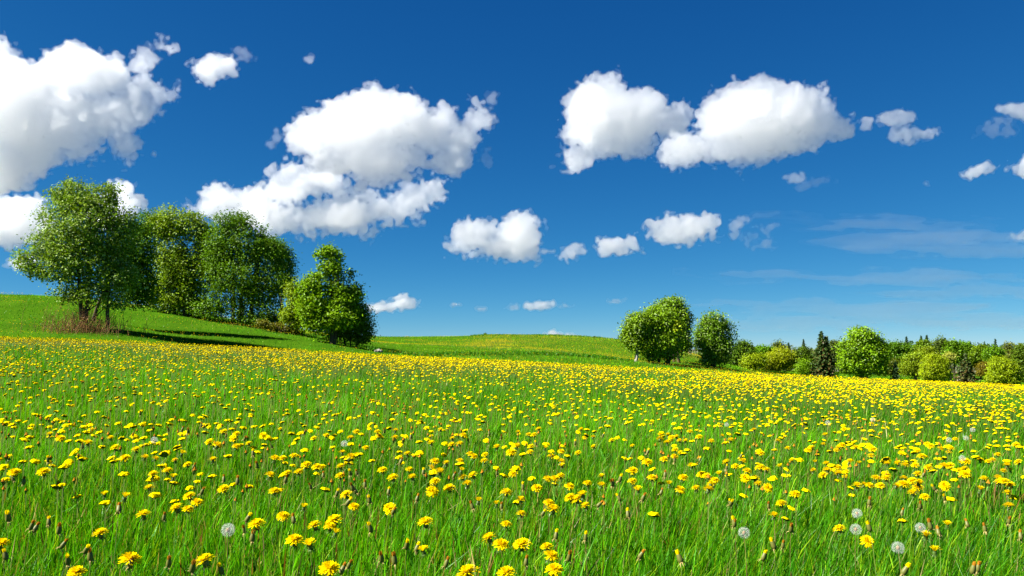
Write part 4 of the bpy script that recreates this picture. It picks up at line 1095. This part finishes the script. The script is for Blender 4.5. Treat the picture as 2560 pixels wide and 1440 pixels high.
def make_cloud(label, dist, blobs, amp=1.0, soft=1.0, vox=3.0, seed=1, thin=1.0, stretch=1.0, group="white clouds in the blue sky"):
    """blobs: (px, py, rx, ry[, depth offset]) ellipsoids in photo pixels; the vapour is eroded by noise and meshed as nested shells"""
    r = np.random.default_rng(seed)
    B = np.array([b if len(b) == 5 else (*b, 0.0) for b in blobs], float)
    pad = 16 + 22 * amp
    x0, x1 = (B[:, 0] - B[:, 2]).min() - pad, (B[:, 0] + B[:, 2]).max() + pad
    y0, y1 = (B[:, 1] - B[:, 3]).min() - pad, (B[:, 1] + B[:, 3]).max() + pad
    rz = np.minimum(B[:, 2], B[:, 3]) * 0.6
    z0, z1 = (B[:, 4] - rz).min() - pad, (B[:, 4] + rz).max() + pad
    shape = [int((b - a) / vox) + 2 for a, b in ((x0, x1), (y0, y1), (z0, z1))]
    X = (x0 + vox * np.arange(shape[0], dtype=np.float32))[:, None, None]
    Yp = (y0 + vox * np.arange(shape[1], dtype=np.float32))[None, :, None]
    Z = (z0 + vox * np.arange(shape[2], dtype=np.float32))[None, None, :]
    wx = (noise_grid(shape, 44 / vox, r) * 11 + noise_grid(shape, 15 / vox, r) * 6) * amp
    wy = (noise_grid(shape, 44 / vox, r) * 11 + noise_grid(shape, 15 / vox, r) * 6) * amp
    sd = np.full(shape, -1e3, np.float32)
    rel = np.zeros(shape, np.float32)
    for (bx, by, rx, ry, bz), bzr in zip(B, rz):
        dn = np.sqrt(((X + wx - bx) / rx) ** 2 + ((Yp + wy - by) / ry) ** 2 + ((Z - bz) / bzr) ** 2)
        s = (1 - dn) * min(rx, ry)
        k = 7.0
        h = np.clip(0.5 + 0.5 * (sd - s) / k, 0, 1)
        sd = sd * h + s * (1 - h) + k * h * (1 - h)
    del wx, wy
    if stretch != 1.0:
        shape_k = shape; shape = [max(4, int(shape[0] / stretch)), shape[1], shape[2]]
    n1 = noise_grid(shape, 55 / vox, r); n2 = noise_grid(shape, 26 / vox, r)
    n3 = noise_grid(shape, 12 / vox, r); n4 = noise_grid(shape, max(6.0 / vox, 1.4), r)
    if stretch != 1.0:                              # drawn out along the wind
        ix = np.minimum(np.arange(shape_k[0]) / stretch, shape[0] - 1.001); i0 = ix.astype(int); fx_ = (ix - i0)[:, None, None].astype(np.float32)
        n1, n2, n3, n4 = [a[i0] * (1 - fx_) + a[np.minimum(i0 + 1, shape[0] - 1)] * fx_ for a in (n1, n2, n3, n4)]
        shape = shape_k
    sd = sd + amp * (11.0 * n1 + 5.0 * n2 + 8.0 * (np.abs(n2) * 1.7 - 0.55) + 11.0 * (np.abs(n3) * 1.7 - 0.55) + 9.0 * n4)
    V, Q = surface_nets(sd - 2.0 * min(1, amp), 0.0)
    V2, Q2 = surface_nets(sd + 3.0, 0.0)
    def space(V):
        u = x0 + vox * V[:, 0]; v = y0 + vox * V[:, 1]; wv = z0 + vox * V[:, 2]
        return FWD * (dist + (wv * s)[:, None]) + RIGHT * ((u - 1280) * s)[:, None] + UP * ((720 - v) * s)[:, None] + CAM
    s = dist / F_PX
    P = space(V); P2 = space(V2)
    c = P.mean(0)
    size = math.sqrt(sum(b[2] * b[3] for b in B.tolist()))
    k = (0.031 + 1.9 / size) * thin / soft
    me = mesh_np("cloud", P - c, Q, cloud_mat(k / s, 0.80, 0.03 * min(1, thin) ** 1.6), smooth=False)
    o = link("cloud", me, loc=c)
    link("fringe", mesh_np("fringe", P2 - c, Q2, cloud_mat(k * 0.25 / s, 0.80, 0.006 * min(1, thin) ** 1.6), smooth=False), o)
    tag(o, label, "cloud", group)
    return o

BIG, MID, SMALL = 2.8, 2.5, 2.0
make_cloud("largest white cloud, high above the big windblown tree, reaching past the picture's edge", 3400,
    [(-60, 260, 130, 120), (40, 240, 90, 90), (110, 210, 60, 62), (170, 175, 62, 58), (225, 190, 55, 52), (270, 190, 45, 40), (290, 215, 32, 26), (150, 270, 90, 60), (60, 330, 120, 80), (150, 330, 90, 60),
     (230, 300, 70, 50), (290, 275, 55, 42), (340, 240, 42, 42), (365, 215, 32, 32), (400, 235, 42, 34), (430, 225, 22, 24), (330, 285, 55, 36), (370, 265, 45, 26), (-30, 420, 100, 80), (60, 400, 80, 48), (130, 390, 60, 36),
     (190, 375, 52, 38), (225, 350, 36, 40), (300, 330, 36, 26), (315, 365, 34, 30), (325, 392, 20, 16), (345, 370, 12, 16), (352, 160, 26, 26), (370, 142, 24, 18), (405, 114, 17, 12), (443, 208, 14, 16), (20, 170, 30, 40), (40, 460, 46, 24), (-10, 135, 16, 34)], amp=0.85, vox=BIG, seed=3)
make_cloud("domed cumulus with a ragged right tail, upper one of the two big central clouds", 3600,
    [(870, 315, 105, 75), (800, 335, 88, 60), (930, 300, 115, 80), (1010, 295, 85, 70), (1080, 325, 70, 55), (755, 345, 45, 45), (862, 255, 30, 28),
     (950, 385, 125, 58), (860, 392, 85, 44), (1150, 345, 55, 45), (1200, 300, 38, 34), (1110, 400, 50, 36), (1000, 430, 52, 26), (930, 436, 40, 28)], amp=1.0, vox=BIG, seed=8)
make_cloud("long torn cloud sweeping up to the right just above the dark green trees", 4300,
    [(660, 520, 40, 36), (700, 545, 85, 42), (790, 545, 110, 40), (720, 480, 50, 40), (745, 440, 42, 34), (800, 450, 46, 34), (880, 530, 100, 38), (960, 520, 80, 34),
     (1020, 500, 62, 36), (1060, 480, 40, 28), (1090, 470, 24, 26), (905, 490, 40, 24), (850, 480, 30, 22), (690, 440, 18, 14), (870, 570, 40, 16)], amp=1.05, vox=BIG, seed=15)
make_cloud("white puff touching the treetops between the light tree and the dark tree", 4600,
    [(560, 500, 55, 40), (610, 500, 36, 38), (520, 525, 42, 24), (640, 480, 18, 18), (580, 540, 60, 30)], amp=0.9, vox=MID, seed=21)
make_cloud("white cloud showing just behind the top of the big windblown tree", 4600,
    [(300, 500, 40, 45), (330, 520, 28, 30), (270, 530, 50, 50), (352, 520, 16, 16)], amp=0.8, vox=MID, seed=26)
make_cloud("white cloud low beside the big windblown tree, cut by the picture's edge", 4600,
    [(20, 550, 80, 58), (70, 520, 36, 34), (-60, 560, 80, 60), (100, 570, 50, 40), (40, 590, 70, 24)], amp=0.9, vox=MID, seed=31)
make_cloud("small white cloud peeping out behind the lowest left branches of the big tree", 6000,
    [(40, 660, 34, 18), (60, 650, 26, 18), (28, 670, 20, 12)], amp=0.5, vox=SMALL, seed=36)
make_cloud("small bright cloud alone right of the largest cloud", 3400,
    [(520, 175, 32, 26), (545, 160, 30, 26), (560, 172, 22, 16), (518, 195, 18, 12)], amp=0.7, vox=SMALL, seed=41, soft=1.2)
make_cloud("faint wisp just right of the small lone cloud near the top", 3400,
    [(608, 133, 20, 13), (628, 138, 13, 8), (600, 126, 12, 7)], amp=0.5, vox=SMALL, seed=44, soft=1.6, thin=0.26)
make_cloud("thin upright wisp left of the domed central cumulus", 3600,
    [(686, 335, 10, 18), (676, 352, 14, 9), (694, 345, 9, 9)], amp=0.5, vox=SMALL, seed=46, soft=1.6, thin=0.3)
make_cloud("tiny wisp high above the domed central cumulus's tail", 3600,
    [(1229, 246, 11, 15), (1235, 228, 14, 7)], amp=0.4, vox=SMALL, seed=49, soft=1.5, thin=0.34)
make_cloud("frayed thin wisp under the ragged tail of the domed cumulus", 3600,
    [(1216, 385, 11, 22), (1208, 400, 12, 10), (1226, 372, 9, 9)], amp=0.55, vox=SMALL, seed=51, soft=1.7, thin=0.24)
make_cloud("rounded grey based cumulus, left one of the big pair at the right", 3600,
    [(1490, 285, 85, 80), (1560, 290, 95, 75), (1450, 320, 55, 50), (1520, 240, 62, 48), (1600, 260, 60, 52), (1660, 300, 55, 42), (1540, 350, 90, 45), (1690, 290, 40, 30),
     (1450, 385, 44, 26), (1420, 330, 26, 22), (1590, 365, 45, 28)], amp=0.85, vox=BIG, seed=57)
make_cloud("largest grey based cumulus of the big pair, with a low rounded lobe at its left", 3500,
    [(1860, 290, 110, 78), (1950, 290, 110, 75), (1800, 300, 75, 65), (1920, 240, 70, 42), (1990, 262, 75, 48), (2060, 305, 70, 42), (1785, 260, 36, 32), (1880, 350, 120, 55),
     (1715, 375, 62, 46), (1690, 390, 42, 34), (1800, 380, 80, 38), (1970, 340, 90, 45), (2110, 313, 34, 18), (2160, 314, 16, 9), (1840, 400, 60, 20)], amp=0.85, vox=BIG, seed=63)
make_cloud("heart shaped white cloud above the middle of the meadow's skyline", 4800,
    [(1180, 590, 58, 48), (1160, 610, 50, 36), (1300, 590, 58, 52), (1310, 570, 44, 36), (1240, 615, 80, 34), (1290, 625, 62, 28), (1130, 625, 26, 22)], amp=0.75, vox=MID, seed=70)
make_cloud("small slanting cloud between the heart shaped cloud and its flat small neighbour", 5200,
    [(1428, 630, 22, 15), (1410, 644, 20, 11), (1440, 622, 15, 13)], amp=0.55, vox=SMALL, seed=74, soft=1.3, thin=0.8)
make_cloud("tiny flat shred beside the heart shaped cloud", 5200, [(1375, 631, 14, 6)], amp=0.3, vox=SMALL, seed=75, soft=1.4, thin=0.42)
make_cloud("small flat based cloud right of the slanting one, above the skyline", 5200,
    [(1522, 614, 30, 18), (1548, 608, 28, 18), (1574, 603, 15, 17), (1538, 622, 42, 11)], amp=0.6, vox=SMALL, seed=79)
make_cloud("medium ragged cloud over the right tree clump, with a detached left shred", 5000,
    [(1690, 575, 46, 32), (1730, 570, 44, 30), (1765, 558, 32, 20), (1700, 592, 52, 18), (1640, 580, 22, 17), (1790, 550, 14, 10)], amp=0.75, vox=SMALL, seed=83)
make_cloud("narrow wispy cloud leaning right, beside the medium ragged cloud", 5000,
    [(1848, 562, 18, 16), (1835, 578, 14, 18), (1858, 552, 14, 7)], amp=0.5, vox=SMALL, seed=87, soft=1.4, thin=0.42)
make_cloud("cluster of thin curling wisps right of the narrow leaning cloud", 5000,
    [(1880, 590, 22, 13), (1912, 610, 26, 13), (1920, 580, 16, 16), (1950, 560, 20, 6), (1885, 615, 20, 9), (1900, 568, 14, 5)], amp=0.6, vox=SMALL, seed=91, soft=1.6, thin=0.26)
make_cloud("faint lone puff below the largest grey based cumulus", 4200,
    [(1985, 448, 20, 10), (2000, 444, 12, 7)], amp=0.4, vox=SMALL, seed=95, soft=1.5, thin=0.42)
make_cloud("barely visible wisp beside the faint lone puff", 4200,
    [(2015, 465, 24, 10), (2050, 448, 22, 8), (2030, 458, 16, 7)], amp=0.45, vox=SMALL, seed=97, soft=1.8, thin=0.14)
make_cloud("small oval cloud just right of the largest cumulus's tip", 3500,
    [(2232, 292, 24, 14), (2250, 288, 20, 12), (2270, 298, 18, 8)], amp=0.45, vox=SMALL, seed=101, soft=1.5, thin=0.7)
make_cloud("small tick shaped cloud under the small oval cloud", 3500,
    [(2265, 335, 34, 22), (2300, 338, 34, 18), (2335, 328, 34, 12), (2245, 322, 24, 14), (2270, 352, 22, 10)], amp=0.5, vox=SMALL, seed=104, soft=1.4, thin=0.85)
make_cloud("smooth white cloud entering at the right edge, uppermost there", 3500,
    [(2540, 277, 42, 14), (2575, 282, 40, 16)], amp=0.4, vox=SMALL, seed=108, soft=1.3, thin=0.9)
make_cloud("soft double banded cloud just below the uppermost one at the right edge", 3500,
    [(2510, 303, 24, 11), (2470, 318, 26, 9), (2490, 332, 40, 9)], amp=0.4, vox=SMALL, seed=111, soft=1.7, thin=0.3)
make_cloud("small flat based cloud near the right edge, above the round shrubs", 4200,
    [(2462, 425, 32, 12), (2480, 420, 26, 11), (2440, 430, 22, 7)], amp=0.45, vox=SMALL, seed=114, soft=1.2)
make_cloud("white cloud cut off by the right edge beside the small flat based one", 4200,
    [(2560, 425, 34, 20), (2580, 410, 30, 26)], amp=0.5, vox=SMALL, seed=117)
make_cloud("thin white streak cloud low at the right edge", 5200,
    [(2545, 588, 34, 8), (2575, 584, 30, 10)], amp=0.4, vox=SMALL, seed=121, soft=1.5, thin=0.7)
make_cloud("tiny pale puff in the clear sky, right of centre between larger clouds", 4200, [(2315, 461, 10, 7)], amp=0.3, vox=SMALL, seed=124, soft=1.5, thin=0.3)
make_cloud("low white cloud on the skyline beside the spired maple", 7000,
    [(1005, 758, 34, 17), (1025, 752, 18, 14), (960, 768, 32, 11), (935, 766, 22, 9)], amp=0.5, vox=SMALL, seed=128)
make_cloud("small low cloud above the meadow crest, biggest of a row of three", 8000,
    [(1345, 764, 30, 9), (1365, 768, 22, 7)], amp=0.35, vox=SMALL, seed=131, soft=1.2, thin=0.85)
make_cloud("little slanting cloud left of the biggest in the low row", 8000, [(1280, 766, 20, 6), (1292, 760, 10, 5)], amp=0.3, vox=SMALL, seed=134, soft=1.3, thin=0.42)
make_cloud("little faint cloud right of the biggest in the low row", 8000, [(1416, 766, 13, 5)], amp=0.3, vox=SMALL, seed=137, soft=1.4, thin=0.24)
make_cloud("tiny cloud dot above the meadow crest, near the low skyline cloud", 8000, [(1142, 762, 12, 6)], amp=0.3, vox=SMALL, seed=140, soft=1.3, thin=0.42)
make_cloud("tiny round cloud dot slightly lower, above the meadow crest", 8000, [(1204, 772, 9, 5)], amp=0.25, vox=SMALL, seed=143, soft=1.3, thin=0.3)
make_cloud("small cloud streak left of the right tree clump's top", 7000, [(1540, 752, 16, 6)], amp=0.3, vox=SMALL, seed=146, soft=1.5, thin=0.3)
make_cloud("cloud top peeping over the dark crest of the meadow", 9000,
    [(1400, 842, 34, 10), (1420, 838, 18, 8)], amp=0.35, vox=SMALL, seed=149)
make_cloud("faint streaky veil of high thin cloud over the right half of the far wood", 8000,
    [(2150, 560, 260, 16), (2400, 590, 260, 18), (2500, 625, 160, 14), (2050, 545, 120, 10), (2300, 700, 330, 14), (2500, 735, 260, 18), (2150, 770, 300, 14), (2400, 800, 300, 18), (1900, 760, 160, 10), (2000, 810, 260, 12), (1850, 690, 140, 8)],
    amp=0.75, vox=4.0, seed=160, soft=1.0, thin=0.2, stretch=9.0)
make_cloud("tiny wisp alone in deep blue, between the small lone cloud and the central cumulus", 3400, [(772, 147, 11, 9), (764, 150, 8, 5)], amp=0.4, vox=SMALL, seed=171, soft=1.4, thin=0.4)
make_cloud("tiny fleck just below the largest cloud's hanging tuft", 3400, [(385, 382, 6, 7)], amp=0.2, vox=SMALL, seed=174, soft=1.4, thin=0.4)
